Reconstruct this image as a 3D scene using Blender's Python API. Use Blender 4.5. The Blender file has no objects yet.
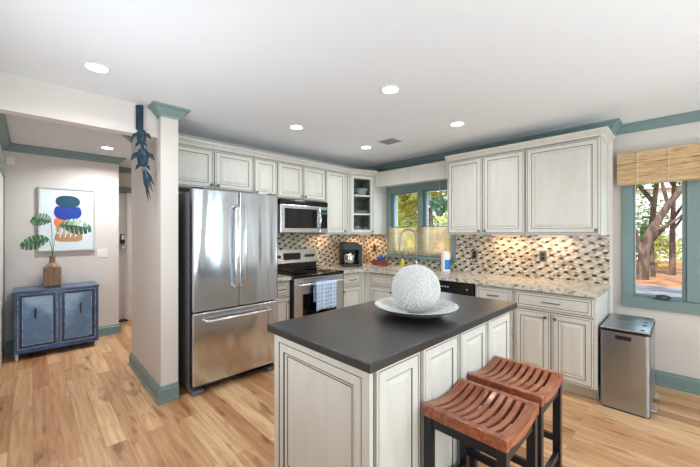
import bpy, bmesh, math, random
from mathutils import Vector, Matrix
random.seed(7)
R = math.radians
PI = math.pi
C = bpy.context.scene.collection
SC = bpy.context.scene

# ------------------------------------------------------------------ camera
cam_d = bpy.data.cameras.new('camera')
cam_d.sensor_width = 36.0
cam_d.lens = 325.926 / 700 * 36
cam_d.shift_x = 0.0028
cam_d.shift_y = -0.0006
cam_d.clip_start = 0.02
cam = bpy.data.objects.new('camera', cam_d)
C.objects.link(cam)
cam.location = (3.683, -3.918, 1.402)
cam.rotation_euler = (R(90), 0, 0.800)
SC.camera = cam

# ------------------------------------------------------------------ world, sun, exposure
W = bpy.data.worlds.new('world'); SC.world = W
W.use_nodes = True
nt = W.node_tree; nt.nodes.clear()
sky = nt.nodes.new('ShaderNodeTexSky'); sky.sky_type = 'NISHITA'
sky.sun_disc = False; sky.sun_elevation = R(48); sky.sun_rotation = R(200); sky.air_density = 1.2; sky.dust_density = 2.0
bg = nt.nodes.new('ShaderNodeBackground'); bg.inputs['Strength'].default_value = 0.55
wo = nt.nodes.new('ShaderNodeOutputWorld')
nt.links.new(sky.outputs[0], bg.inputs[0]); nt.links.new(bg.outputs[0], wo.inputs[0])

def light(name, typ, loc, rot, energy, color=(1, 1, 1), **kw):
    l = bpy.data.lights.new(name, typ); l.energy = energy; l.color = color
    for k, v in kw.items(): setattr(l, k, v)
    o = bpy.data.objects.new(name, l); C.objects.link(o); o.location = loc; o.rotation_euler = rot
    return o
light('sun', 'SUN', (0, -5, 10), (R(42), 0, R(18)), 11, (1.0, 0.96, 0.88), angle=R(1.0))
# daylight entering through the glazing of the living side of the room (east wall, x = 7.5)
for yy in (-3.35, -2.0, -0.65):
    light('window_daylight', 'AREA', (7.62, yy, 1.25), (0, R(90), 0), 112, (0.88, 0.95, 1.0), shape='RECTANGLE', size=1.9, size_y=1.0)
# added unseen fill lamps standing in for a bounce flash, brightening ceiling and near faces
light('added_fill_light', 'AREA', (4.9, -2.6, .45), (R(180), 0, 0), 70, (0.82, 0.91, 1.0), shape='DISK', size=2.2)
light('added_fill_light', 'AREA', (1.95, -4.02, 1.3), (R(180-62), 0, 0), 26, (0.86, 0.93, 1.0), shape='RECTANGLE', size=1.2, size_y=.25)
# daylight through the two windows the photograph shows
light('window_daylight', 'AREA', (1.12, 0.42, 1.55), (R(-90), 0, 0), 24, (0.74, 0.87, 1.0), shape='RECTANGLE', size=0.9, size_y=0.8)
light('window_daylight', 'AREA', (3.75, 0.62, 1.40), (R(-90), 0, 0), 10, (0.92, 0.96, 1.0), shape='RECTANGLE', size=0.9, size_y=1.1)

SC.view_settings.view_transform = 'Standard'
SC.view_settings.look = 'None'
SC.view_settings.exposure = -0.71
SC.view_settings.gamma = 1.0
SC.view_settings.use_curve_mapping = False
SC.cycles.max_bounces = 10
SC.cycles.diffuse_bounces = 5
SC.cycles.glossy_bounces = 4
SC.cycles.transparent_max_bounces = 16
SC.cycles.transmission_bounces = 6
SC.cycles.caustics_reflective = False
SC.cycles.caustics_refractive = False
SC.cycles.sample_clamp_indirect = 6.0
SC.cycles.use_denoising = True

# ------------------------------------------------------------------ materials
def s2l(c):
    return tuple((v/255/12.92 if v/255 <= 0.04045 else ((v/255+0.055)/1.055)**2.4) for v in c) + (1,)

def mat(name, rgb, rough=0.5, metal=0.0, bump=None, vary=None, coat=0, alpha=None, emit=None, trans=0, spec=None, sub=None):
    """bump=(scale,strength,dist,(sx,sy,sz)); vary=(scale,amount,rgb2,(sx,sy,sz))"""
    m = bpy.data.materials.new(name); m.use_nodes = True
    n = m.node_tree.nodes; L = m.node_tree.links
    b = n['Principled BSDF']
    b.inputs['Base Color'].default_value = s2l(rgb)
    b.inputs['Roughness'].default_value = rough
    b.inputs['Metallic'].default_value = metal
    if spec is not None: b.inputs['Specular IOR Level'].default_value = spec
    if coat: b.inputs['Coat Weight'].default_value = coat; b.inputs['Coat Roughness'].default_value = 0.1
    if trans: b.inputs['Transmission Weight'].default_value = trans
    if emit: b.inputs['Emission Color'].default_value = s2l(emit[0]); b.inputs['Emission Strength'].default_value = emit[1]
    tc = n.new('ShaderNodeTexCoord')
    if vary:
        mp = n.new('ShaderNodeMapping'); mp.inputs['Scale'].default_value = vary[3] if len(vary) > 3 else (1, 1, 1)
        L.new(tc.outputs['Object'], mp.inputs[0])
        t = n.new('ShaderNodeTexNoise'); t.inputs['Scale'].default_value = vary[0]; t.inputs['Detail'].default_value = 4
        L.new(mp.outputs[0], t.inputs['Vector'])
        r = n.new('ShaderNodeValToRGB')
        r.color_ramp.elements[0].position = 0.5 - 0.25/max(vary[1], .01)*0.5 if vary[1] < 1 else 0.42
        r.color_ramp.elements[1].position = 1 - r.color_ramp.elements[0].position
        r.color_ramp.elements[0].color = s2l(rgb); r.color_ramp.elements[1].color = s2l(vary[2])
        L.new(t.outputs[0], r.inputs[0]); L.new(r.outputs[0], b.inputs['Base Color'])
    if bump:
        mp = n.new('ShaderNodeMapping'); mp.inputs['Scale'].default_value = bump[3] if len(bump) > 3 else (1, 1, 1)
        L.new(tc.outputs['Object'], mp.inputs[0])
        t = n.new('ShaderNodeTexNoise'); t.inputs['Scale'].default_value = bump[0]; t.inputs['Detail'].default_value = 3
        L.new(mp.outputs[0], t.inputs['Vector'])
        bp = n.new('ShaderNodeBump'); bp.inputs['Strength'].default_value = bump[1]; bp.inputs['Distance'].default_value = bump[2]
        L.new(t.outputs[0], bp.inputs['Height']); L.new(bp.outputs[0], b.inputs['Normal'])
    return m

M = {}
M['ceiling'] = mat('ceiling_paint', (232, 237, 242), 0.9)
M['wall'] = mat('wall_paint', (219, 213, 208), 0.85, bump=(180, 0.08, 0.002))
M['green'] = mat('sage_trim_paint', (122, 146, 146), 0.42)
M['cab'] = mat('cream_cabinet_paint', (213, 211, 204), 0.42, vary=(6, 1, (209, 207, 199), (3, 3, .6)))
M['glaze'] = mat('brown_glaze_in_groove', (82, 72, 62), 0.6)
M['cabin'] = mat('cabinet_interior', (205, 198, 184), 0.6)
M['island_top'] = mat('charcoal_honed_stone', (44, 43, 44), 0.33, vary=(3, 1, (54, 53, 53)), bump=(60, .05, .001), spec=.5)
M['knob'] = mat('dark_pewter', (120, 115, 108), 0.35, 0.9)
M['chrome'] = mat('chrome', (215, 216, 218), 0.15, 1.0)
M['black'] = mat('black_gloss', (14, 14, 16), 0.2)
M['blackcoffee'] = mat('black_appliance_plastic', (12, 12, 14), 0.42)
M['blackmat'] = mat('black_plastic', (26, 26, 28), 0.45)
M['blackglass'] = mat('black_cooktop_glass', (9, 9, 10), 0.06)
M['fridge_side'] = mat('grey_fridge_side', (112, 113, 117), 0.45)
M['faucet'] = mat('brushed_faucet_metal', (150, 150, 152), 0.28, 1.0)
M['crank'] = mat('dark_green_crank', (58, 84, 80), 0.2)
M['outlet'] = mat('pewter_outlet_plate', (112, 108, 102), 0.4, 0.5)
M['leaflight'] = mat('light_green_leaf', (168, 212, 176), 0.5, vary=(20, 1, (110, 176, 130)))
M['white'] = mat('white_plastic', (238, 238, 234), 0.4)
M['cooktop_ring'] = mat('burner_ring', (70, 70, 72), 0.3)
M['wood_stool'] = mat('cherry_stool_wood', (136, 74, 50), 0.32, vary=(9, 1, (168, 98, 68), (6, .5, 6)), coat=.25)
M['navy'] = mat('navy_black_paint', (20, 27, 38), 0.35)
M['sphere'] = mat('white_ceramic', (222, 223, 222), 0.55)
M['dish'] = mat('speckled_stoneware', (200, 199, 197), 0.25, vary=(60, 1, (176, 176, 175)))
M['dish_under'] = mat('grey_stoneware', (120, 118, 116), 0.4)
M['bamboo'] = None
M['bin_black'] = mat('bin_black_plastic', (22, 22, 24), 0.4)
M['console'] = mat('blue_lacquer', (46, 68, 102), 0.28, vary=(4, 1, (66, 94, 134)), coat=.3)
M['console_dark'] = mat('dark_blue_inlay', (20, 30, 56), 0.35, vary=(12, 1, (34, 50, 84)))
M['console_panel'] = mat('mottled_pale_blue_panel', (142, 170, 200), 0.28, 0.2, vary=(2.6, 1, (86, 118, 156)), coat=.3)
M['console_edge'] = mat('deep_blue_rail', (30, 62, 122), 0.3, vary=(14, 1, (52, 92, 160)), coat=.3)
M['console_worn'] = mat('worn_silver_blue_edge', (176, 196, 216), 0.4, 0.2, vary=(24, 1, (104, 134, 172)))
M['brass'] = mat('aged_brass', (86, 74, 56), 0.4, 0.8)
M['silver'] = mat('silver_frame', (196, 192, 182), 0.35, 0.7)
M['canvas'] = mat('pale_blue_print', (222, 234, 240), 0.7)
M['vase'] = mat('woven_brown_vase', (122, 92, 70), 0.5, vary=(26, 1, (150, 120, 96), (6, 6, .5)), bump=(40, .6, .004, (5, 5, .5)))
M['leaf'] = mat('deep_green_leaf', (34, 78, 46), 0.35, vary=(20, 1, (66, 116, 74)))
M['turtle'] = mat('teal_blue_metal', (16, 58, 80), 0.5, 0.0, vary=(25, 1, (8, 34, 52)))
M['door_white'] = mat('white_door_paint', (225, 222, 216), 0.5)
M['towel'] = None
M['sink'] = mat('sink_steel', (150, 152, 154), 0.3, 1.0)
M['box_wood'] = mat('red_brown_wood', (128, 62, 34), 0.5, vary=(20, 1, (152, 82, 48)))
M['blue'] = mat('royal_blue_cloth', (40, 74, 160), 0.7)
M['ltblue'] = mat('light_blue_cloth', (130, 180, 215), 0.8)
M['yellow'] = mat('yellow_soap', (214, 204, 70), 0.3)
M['label_blue'] = mat('bright_blue_label', (28, 128, 214), 0.4)
M['ground'] = mat('leaf_litter', (206, 140, 92), 0.95, vary=(1.6, 1, (150, 100, 70)))
M['road'] = mat('grey_gravel_drive', (104, 98, 108), 0.95, vary=(1.2, 1, (150, 142, 148)))
M['bark'] = mat('tree_bark', (128, 104, 90), 0.9, vary=(7, 1, (84, 66, 58), (1, 1, .3)), bump=(14, .8, .05, (3, 3, .6)))
M['house'] = mat('pale_siding', (232, 222, 216), 0.8)
M['potted'] = mat('grey_blue_pot', (120, 150, 158), 0.6)
M['rope'] = mat('cream_cord', (220, 214, 200), 0.8)
M['petal'] = mat('white_blue_petal', (200, 215, 240), 0.6)
M['lens'] = mat('lamp_lens', (255, 250, 240), 0.4, emit=((255, 252, 246), 30))
M['warmlens'] = mat('warm_lamp_lens', (255, 220, 180), 0.4, emit=((255, 206, 150), 6))
M['vent'] = mat('vent_metal', (190, 188, 184), 0.5)
M['ventdark'] = mat('vent_opening', (60, 60, 60), 0.8)
M['screen'] = mat('display_dark', (12, 16, 18), 0.15)
M['dispgreen'] = mat('green_display', (40, 90, 80), 0.3)
M['teal_stone'] = mat('teal_stone_paint', (30, 74, 96), 0.8)
M['blue_stone'] = mat('cobalt_stone_paint', (38, 66, 156), 0.8)
M['orange'] = mat('orange_paint', (238, 132, 88), 0.8)
M['tan'] = mat('tan_paint', (186, 142, 106), 0.8)
M['greige'] = mat('grey_beige_paint', (186, 178, 168), 0.8)
for i, (a, b_) in enumerate([((128, 150, 50), (206, 206, 96)), ((72, 104, 52), (128, 152, 74)), ((150, 170, 62), (222, 218, 120)), ((60, 96, 60), (100, 140, 80))]):
    m = mat('foliage', a, 0.7, vary=(3, 1, b_)); M['fol%d' % i] = m
    b = m.node_tree.nodes['Principled BSDF']
    t = m.node_tree.nodes.new('ShaderNodeBsdfTranslucent'); t.inputs[0].default_value = s2l(b_)
    mx = m.node_tree.nodes.new('ShaderNodeMixShader'); mx.inputs[0].default_value = .4
    m.node_tree.links.new(b.outputs[0], mx.inputs[1]); m.node_tree.links.new(t.outputs[0], mx.inputs[2])
    m.node_tree.links.new(mx.outputs[0], m.node_tree.nodes['Material Output'].inputs[0])

def steel(name, rgb, rough, sc, st, dist, axis):
    return mat(name, rgb, rough, 1.0, bump=(sc, st, dist, axis))
M['steel'] = steel('brushed_stainless', (206, 212, 220), 0.17, 1.7, 0.8, 0.035, (3.0, 1, .38))
M['steel2'] = steel('stainless', (212, 213, 215), 0.26, 2.0, 0.2, 0.01, (1, 1, 1))
for n_ in M['steel'].node_tree.nodes:
    if n_.type == 'TEX_NOISE': n_.inputs['Detail'].default_value = 0.6; n_.inputs['Distortion'].default_value = 0.6
M['steelbin'] = steel('brushed_bin_steel', (166, 172, 180), 0.28, 2.0, 0.3, 0.02, (2.6, 2.2, .25))

def thin_glass(name, tint=(245, 250, 250), fac=0.08):
    m = bpy.data.materials.new(name); m.use_nodes = True
    n = m.node_tree.nodes; L = m.node_tree.links; n.clear()
    tr = n.new('ShaderNodeBsdfTransparent'); tr.inputs[0].default_value = s2l(tint)
    gl = n.new('ShaderNodeBsdfGlossy'); gl.inputs['Roughness'].default_value = 0.02
    fr = n.new('ShaderNodeFresnel'); fr.inputs[0].default_value = 1.35
    mx = n.new('ShaderNodeMixShader'); out = n.new('ShaderNodeOutputMaterial')
    L.new(fr.outputs[0], mx.inputs[0]); L.new(tr.outputs[0], mx.inputs[1]); L.new(gl.outputs[0], mx.inputs[2]); L.new(mx.outputs[0], out.inputs[0])
    return m
M['glass'] = thin_glass('window_glass')
M['glassware'] = mat('pale_glassware', (206, 222, 222), 0.08, vary=(30, 1, (232, 242, 242)))
M['glassware'].node_tree.nodes['Principled BSDF'].inputs['Alpha'].default_value = .55

def floor_mat():
    m = bpy.data.materials.new('oak_strip_floor'); m.use_nodes = True
    n = m.node_tree.nodes; L = m.node_tree.links; b = n['Principled BSDF']
    tc = n.new('ShaderNodeTexCoord')
    br = n.new('ShaderNodeTexBrick'); br.offset = 0.37; br.offset_frequency = 2; br.squash = 1
    br.inputs['Scale'].default_value = 1; br.inputs['Brick Width'].default_value = 1.05; br.inputs['Row Height'].default_value = 0.115
    br.inputs['Mortar Size'].default_value = 0.0012; br.inputs['Mortar Smooth'].default_value = 0.3; br.inputs['Bias'].default_value = 0
    br.inputs['Color1'].default_value = (0, 0, 0, 1); br.inputs['Color2'].default_value = (1, 1, 1, 1); br.inputs['Mortar'].default_value = (.25, .25, .25, 1)
    L.new(tc.outputs['Object'], br.inputs['Vector'])
    ramp = n.new('ShaderNodeValToRGB')
    cr = ramp.color_ramp
    cr.elements[0].color = s2l((190, 138, 94)); cr.elements[1].color = s2l((236, 198, 150))
    e = cr.elements.new(.35); e.color = s2l((210, 166, 122)); e = cr.elements.new(.7); e.color = s2l((222, 182, 138))
    L.new(br.outputs['Color'], ramp.inputs[0])
    # grain: noise stretched along the boards, shifted per board
    mp = n.new('ShaderNodeMapping'); mp.inputs['Scale'].default_value = (1.6, 22, 1)
    add = n.new('ShaderNodeVectorMath'); add.operation = 'ADD'
    sc = n.new('ShaderNodeVectorMath'); sc.operation = 'SCALE'; sc.inputs['Scale'].default_value = 13.0
    L.new(br.outputs['Color'], sc.inputs[0]); L.new(tc.outputs['Object'], add.inputs[0]); L.new(sc.outputs[0], add.inputs[1]); L.new(add.outputs[0], mp.inputs[0])
    no = n.new('ShaderNodeTexNoise'); no.inputs['Scale'].default_value = 1.6; no.inputs['Detail'].default_value = 6; no.inputs['Distortion'].default_value = .35
    L.new(mp.outputs[0], no.inputs['Vector'])
    gr = n.new('ShaderNodeValToRGB'); gr.color_ramp.elements[0].position = .36; gr.color_ramp.elements[1].position = .62
    gr.color_ramp.elements[0].color = s2l((206, 182, 160)); gr.color_ramp.elements[1].color = (1, 1, 1, 1)
    L.new(no.outputs[0], gr.inputs[0])
    mul = n.new('ShaderNodeMixRGB'); mul.blend_type = 'MULTIPLY'; mul.inputs[0].default_value = .6
    L.new(ramp.outputs[0], mul.inputs[1]); L.new(gr.outputs[0], mul.inputs[2])
    # sparse knots / cathedral figure
    n2 = n.new('ShaderNodeTexNoise'); n2.inputs['Scale'].default_value = 3.2; n2.inputs['Detail'].default_value = 3
    mp2 = n.new('ShaderNodeMapping'); mp2.inputs['Scale'].default_value = (1, 4, 1); L.new(add.outputs[0], mp2.inputs[0]); L.new(mp2.outputs[0], n2.inputs['Vector'])
    k = n.new('ShaderNodeValToRGB'); k.color_ramp.elements[0].position = .27; k.color_ramp.elements[1].position = .42
    k.color_ramp.elements[0].color = s2l((160, 116, 86)); k.color_ramp.elements[1].color = (1, 1, 1, 1)
    L.new(n2.outputs[0], k.inputs[0])
    mul2 = n.new('ShaderNodeMixRGB'); mul2.blend_type = 'MULTIPLY'; mul2.inputs[0].default_value = .8
    L.new(mul.outputs[0], mul2.inputs[1]); L.new(k.outputs[0], mul2.inputs[2])
    # joints
    j = n.new('ShaderNodeMixRGB'); j.inputs[2].default_value = s2l((140, 98, 66))
    ms = n.new('ShaderNodeMath'); ms.operation = 'MULTIPLY'; ms.inputs[1].default_value = .7
    L.new(br.outputs['Fac'], ms.inputs[0]); L.new(ms.outputs[0], j.inputs[0]); L.new(mul2.outputs[0], j.inputs[1])
    L.new(j.outputs[0], b.inputs['Base Color'])
    b.inputs['Roughness'].default_value = 0.33
    bp = n.new('ShaderNodeBump'); bp.inputs['Strength'].default_value = .12; bp.inputs['Distance'].default_value = .003
    L.new(no.outputs[0], bp.inputs['Height']); L.new(bp.outputs[0], b.inputs['Normal'])
    return m
M['floor'] = floor_mat()

def granite():
    m = bpy.data.materials.new('beige_granite'); m.use_nodes = True
    n = m.node_tree.nodes; L = m.node_tree.links; b = n['Principled BSDF']
    tc = n.new('ShaderNodeTexCoord')
    no = n.new('ShaderNodeTexNoise'); no.inputs['Scale'].default_value = 22; no.inputs['Detail'].default_value = 8; no.inputs['Roughness'].default_value = .7
    L.new(tc.outputs['Object'], no.inputs['Vector'])
    r = n.new('ShaderNodeValToRGB'); cr = r.color_ramp
    cr.elements[0].position = .32; cr.elements[0].color = s2l((84, 78, 72)); cr.elements[1].position = .70; cr.elements[1].color = s2l((236, 230, 216))
    for p, c in ((.42, (146, 138, 126)), (.48, (200, 192, 176)), (.56, (218, 211, 198)), (.62, (174, 174, 168))):
        e = cr.elements.new(p); e.color = s2l(c)
    L.new(no.outputs[0], r.inputs[0]); L.new(r.outputs[0], b.inputs['Base Color'])
    b.inputs['Roughness'].default_value = .16
    return m
M['granite'] = granite()

def tile():
    """interlaced rhombic mosaic: UV in metres"""
    m = bpy.data.materials.new('rhombic_mosaic_tile'); m.use_nodes = True
    n = m.node_tree.nodes; L = m.node_tree.links; b = n['Principled BSDF']
    uv = n.new('ShaderNodeUVMap')
    sp = n.new('ShaderNodeSeparateXYZ'); L.new(uv.outputs[0], sp.inputs[0])
    def mth(op, a, b_=None):
        k = n.new('ShaderNodeMath'); k.operation = op
        for i, v in enumerate((a, b_)):
            if v is None: continue
            if isinstance(v, (int, float)): k.inputs[i].default_value = v
            else: L.new(v, k.inputs[i])
        return k.outputs[0]
    X = mth('DIVIDE', sp.outputs[0], 0.0425); Z = mth('DIVIDE', sp.outputs[1], 0.0275)
    A = mth('ADD', X, Z); B = mth('SUBTRACT', X, Z)
    a = mth('FLOOR', A); c = mth('FLOOR', B)
    fa = mth('SUBTRACT', A, a); fc = mth('SUBTRACT', B, c)
    def edge(f): return mth('ABSOLUTE', mth('SUBTRACT', f, .5))
    e = mth('MAXIMUM', edge(fa), edge(fc))
    grout = mth('GREATER_THAN', e, .46)
    def modz(v, k):   # v mod k == 0
        return mth('LESS_THAN', mth('ABSOLUTE', mth('SUBTRACT', mth('FLOORED_MODULO', mth('ADD', v, .5), k), .5)), .3)
    def near(v):      # distance to the nearest centre of a period of 3 and the period's index
        k = mth('FLOOR', mth('DIVIDE', mth('ADD', v, 1.0), 3.0))
        return mth('SUBTRACT', mth('SUBTRACT', mth('ADD', v, 1.0), mth('MULTIPLY', k, 3.0)), 1.5), k
    dB, kB = near(B); dA, kA = near(mth('SUBTRACT', A, kB))
    ex = mth('DIVIDE', mth('ADD', dA, dB), 2*.50); ez = mth('DIVIDE', mth('SUBTRACT', dA, dB), 2*.44)
    dark = mth('LESS_THAN', mth('ADD', mth('MULTIPLY', ex, ex), mth('MULTIPLY', ez, ez)), 1.0)
    cmb = n.new('ShaderNodeCombineXYZ'); L.new(a, cmb.inputs[0]); L.new(c, cmb.inputs[1])
    wn = n.new('ShaderNodeTexWhiteNoise'); wn.noise_dimensions = '2D'; L.new(cmb.outputs[0], wn.inputs['Vector'])
    r = n.new('ShaderNodeValToRGB'); cr = r.color_ramp; cr.interpolation = 'CONSTANT'
    cr.elements[0].color = s2l((206, 198, 182)); cr.elements[1].position = .86; cr.elements[1].color = s2l((146, 122, 98))
    for p, cc in ((.3, (188, 182, 168)), (.5, (222, 217, 204)), (.68, (172, 160, 142))):
        q = cr.elements.new(p); q.color = s2l(cc)
    L.new(wn.outputs[0], r.inputs[0])
    m1 = n.new('ShaderNodeMixRGB'); m1.inputs[2].default_value = s2l((56, 42, 34)); L.new(dark, m1.inputs[0])
    m0 = n.new('ShaderNodeMixRGB'); m0.inputs[2].default_value = s2l((150, 140, 126)); L.new(mth('MULTIPLY', modz(c, 3), .5), m0.inputs[0]); L.new(r.outputs[0], m0.inputs[1]); L.new(m0.outputs[0], m1.inputs[1])
    m2 = n.new('ShaderNodeMixRGB'); m2.inputs[2].default_value = s2l((178, 170, 158)); L.new(mth('MULTIPLY', grout, mth('SUBTRACT', 1.0, dark)), m2.inputs[0]); L.new(m1.outputs[0], m2.inputs[1])
    L.new(m2.outputs[0], b.inputs['Base Color'])
    b.inputs['Roughness'].default_value = .2
    bp = n.new('ShaderNodeBump'); bp.invert = True; bp.inputs['Strength'].default_value = .4; bp.inputs['Distance'].default_value = .002
    L.new(grout, bp.inputs['Height']); L.new(bp.outputs[0], b.inputs['Normal'])
    return m
M['tile'] = tile()

def bamboo():
    m = bpy.data.materials.new('woven_bamboo'); m.use_nodes = True
    n = m.node_tree.nodes; L = m.node_tree.links; b = n['Principled BSDF']
    tc = n.new('ShaderNodeTexCoord'); mp = n.new('ShaderNodeMapping'); mp.inputs['Scale'].default_value = (2.6, 1, 70)
    L.new(tc.outputs['Object'], mp.inputs[0])
    no = n.new('ShaderNodeTexNoise'); no.inputs['Scale'].default_value = 3; no.inputs['Detail'].default_value = 9; no.inputs['Roughness'].default_value = .68; L.new(mp.outputs[0], no.inputs['Vector'])
    r = n.new('ShaderNodeValToRGB'); cr = r.color_ramp
    cr.elements[0].position = .34; cr.elements[0].color = s2l((84, 56, 38)); cr.elements[1].position = .62; cr.elements[1].color = s2l((222, 194, 152))
    e = cr.elements.new(.42); e.color = s2l((180, 146, 104)); e = cr.elements.new(.5); e.color = s2l((206, 174, 130))
    L.new(no.outputs[0], r.inputs[0]); L.new(r.outputs[0], b.inputs['Base Color']); b.inputs['Roughness'].default_value = .6
    bp = n.new('ShaderNodeBump'); bp.inputs['Strength'].default_value = .5; bp.inputs['Distance'].default_value = .004
    L.new(no.outputs[0], bp.inputs['Height']); L.new(bp.outputs[0], b.inputs['Normal'])
    return m
M['bamboo'] = bamboo()

def sheer():
    m = bpy.data.materials.new('sheer_tan_linen'); m.use_nodes = True
    n = m.node_tree.nodes; L = m.node_tree.links; n.clear()
    tc = n.new('ShaderNodeTexCoord')
    mp = n.new('ShaderNodeMapping'); mp.inputs['Scale'].default_value = (1, 1, 12); L.new(tc.outputs['Object'], mp.inputs[0])
    no = n.new('ShaderNodeTexNoise'); no.inputs['Scale'].default_value = 6; L.new(mp.outputs[0], no.inputs['Vector'])
    r = n.new('ShaderNodeValToRGB'); r.color_ramp.elements[0].color = s2l((238, 190, 132)); r.color_ramp.elements[1].color = s2l((250, 222, 180))
    r.color_ramp.elements[0].position = .35; r.color_ramp.elements[1].position = .65
    L.new(no.outputs[0], r.inputs[0])
    d = n.new('ShaderNodeBsdfDiffuse'); t = n.new('ShaderNodeBsdfTranslucent'); tr = n.new('ShaderNodeBsdfTransparent')
    L.new(r.outputs[0], d.inputs[0]); L.new(r.outputs[0], t.inputs[0])
    a = n.new('ShaderNodeMixShader'); a.inputs[0].default_value = .55; L.new(d.outputs[0], a.inputs[1]); L.new(t.outputs[0], a.inputs[2])
    c = n.new('ShaderNodeMixShader'); c.inputs[0].default_value = .5; L.new(a.outputs[0], c.inputs[1]); L.new(tr.outputs[0], c.inputs[2])
    o = n.new('ShaderNodeOutputMaterial'); L.new(c.outputs[0], o.inputs[0])
    return m
M['sheer'] = sheer()

def towelmat():
    m = bpy.data.materials.new('pale_blue_checked_towel'); m.use_nodes = True
    n = m.node_tree.nodes; L = m.node_tree.links; b = n['Principled BSDF']
    uv = n.new('ShaderNodeUVMap')
    ck = n.new('ShaderNodeTexBrick'); ck.offset = 0; ck.inputs['Scale'].default_value = 1; ck.inputs['Brick Width'].default_value = .045; ck.inputs['Row Height'].default_value = .045
    ck.inputs['Mortar Size'].default_value = .006; ck.inputs['Color1'].default_value = s2l((146, 178, 216)); ck.inputs['Color2'].default_value = s2l((166, 194, 226)); ck.inputs['Mortar'].default_value = s2l((206, 220, 238))
    L.new(uv.outputs[0], ck.inputs[0]); L.new(ck.outputs[0], b.inputs['Base Color']); b.inputs['Roughness'].default_value = .9
    return m
M['towel'] = towelmat()

# ------------------------------------------------------------------ mesh builder
class MB:
    def __init__(s): s.v = []; s.f = []; s.m = []; s.uv = {}; s.mats = []
    def mi(s, m):
        if isinstance(m, str): m = M[m]
        if m not in s.mats: s.mats.append(m)
        return s.mats.index(m)
    def quad(s, pts, m):
        b = len(s.v); s.v += [tuple(p) for p in pts]; s.f.append(tuple(range(b, b+len(pts)))); s.m.append(s.mi(m)); return s
    def box(s, x0, x1, y0, y1, z0, z1, m):
        b = len(s.v)
        s.v += [(x0, y0, z0), (x1, y0, z0), (x1, y1, z0), (x0, y1, z0), (x0, y0, z1), (x1, y0, z1), (x1, y1, z1), (x0, y1, z1)]
        for q in ((0, 3, 2, 1), (4, 5, 6, 7), (0, 1, 5, 4), (1, 2, 6, 5), (2, 3, 7, 6), (3, 0, 4, 7)):
            s.f.append(tuple(b+i for i in q)); s.m.append(s.mi(m))
        return s
    def prism(s, poly, z0, z1, m):
        b = len(s.v); k = len(poly)
        s.v += [(p[0], p[1], z0) for p in poly] + [(p[0], p[1], z1) for p in poly]
        s.f.append(tuple(b+i for i in range(k))[::-1]); s.m.append(s.mi(m))
        s.f.append(tuple(b+k+i for i in range(k))); s.m.append(s.mi(m))
        for i in range(k):
            j = (i+1) % k; s.f.append((b+i, b+j, b+k+j, b+k+i)); s.m.append(s.mi(m))
        return s
    def sweep(s, prof, path, m, up=Vector((0, 0, 1))):
        """prof: (out, z) points, open/closed polygon; path: list of xy points with outward normals given as (x,y,nx,ny)"""
        rows = []
        for (x, y, nx, ny) in path:
            rows.append([(x+nx*o, y+ny*o, z) for (o, z) in prof])
        b = len(s.v); k = len(prof)
        for r_ in rows: s.v += r_
        for i in range(len(rows)-1):
            for j in range(k):
                j2 = (j+1) % k
                s.f.append((b+i*k+j, b+(i+1)*k+j, b+(i+1)*k+j2, b+i*k+j2)); s.m.append(s.mi(m))
        s.f.append(tuple(b+j for j in range(k))[::-1]); s.m.append(s.mi(m))
        s.f.append(tuple(b+(len(rows)-1)*k+j for j in range(k))); s.m.append(s.mi(m))
        return s
    def tube(s, pts, r, m, seg=10, cap=True, taper=None):
        pts = [Vector(p) for p in pts]; b = len(s.v); n = len(pts)
        t0 = (pts[1]-pts[0]).normalized()
        ref = Vector((0, 0, 1)) if abs(t0.z) < .9 else Vector((1, 0, 0))
        u = t0.cross(ref).normalized()
        for i, p in enumerate(pts):
            t = (pts[min(i+1, n-1)]-pts[max(i-1, 0)]).normalized()
            u = (u - t*u.dot(t)).normalized(); w = t.cross(u)
            rr = r if taper is None else (taper[i] if isinstance(taper, (list, tuple)) else r+(taper-r)*i/(n-1))
            for k in range(seg):
                a = 2*PI*k/seg; s.v.append(tuple(p+u*math.cos(a)*rr+w*math.sin(a)*rr))
        for i in range(n-1):
            for k in range(seg):
                k2 = (k+1) % seg
                s.f.append((b+i*seg+k, b+i*seg+k2, b+(i+1)*seg+k2, b+(i+1)*seg+k)); s.m.append(s.mi(m))
        if cap:
            s.f.append(tuple(b+k for k in range(seg))[::-1]); s.m.append(s.mi(m))
            s.f.append(tuple(b+(n-1)*seg+k for k in range(seg))); s.m.append(s.mi(m))
        return s
    def lathe(s, prof, m, cx=0, cy=0, seg=32, mats=None):
        """prof (r,z) list; axis z"""
        b = len(s.v); n = len(prof)
        for (r, z) in prof:
            for k in range(seg):
                a = 2*PI*k/seg; s.v.append((cx+r*math.cos(a), cy+r*math.sin(a), z))
        for i in range(n-1):
            for k in range(seg):
                k2 = (k+1) % seg
                s.f.append((b+i*seg+k, b+i*seg+k2, b+(i+1)*seg+k2, b+(i+1)*seg+k)); s.m.append(s.mi(mats[i] if mats else m))
        s.f.append(tuple(b+k for k in range(seg))[::-1]); s.m.append(s.mi(mats[0] if mats else m))
        s.f.append(tuple(b+(n-1)*seg+k for k in range(seg))); s.m.append(s.mi(mats[-1] if mats else m))
        return s
    def panel(s, x0, x1, z0, z1, y, spec, cap, final=None):
        """nested rings facing -y. spec: (inset, depth(+ into door), material of band from previous)"""
        prev = None
        for ins, dp, mm in spec:
            ring = [(x0+ins, y+dp, z0+ins), (x1-ins, y+dp, z0+ins), (x1-ins, y+dp, z1-ins), (x0+ins, y+dp, z1-ins)]
            b = len(s.v); s.v += ring
            if prev is not None:
                for i in range(4):
                    j = (i+1) % 4; s.f.append((prev+i, prev+j, b+j, b+i)); s.m.append(s.mi(mm))
            prev = b
        if cap: s.f.append((prev, prev+1, prev+2, prev+3)); s.m.append(s.mi(cap))
        return s
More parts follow.
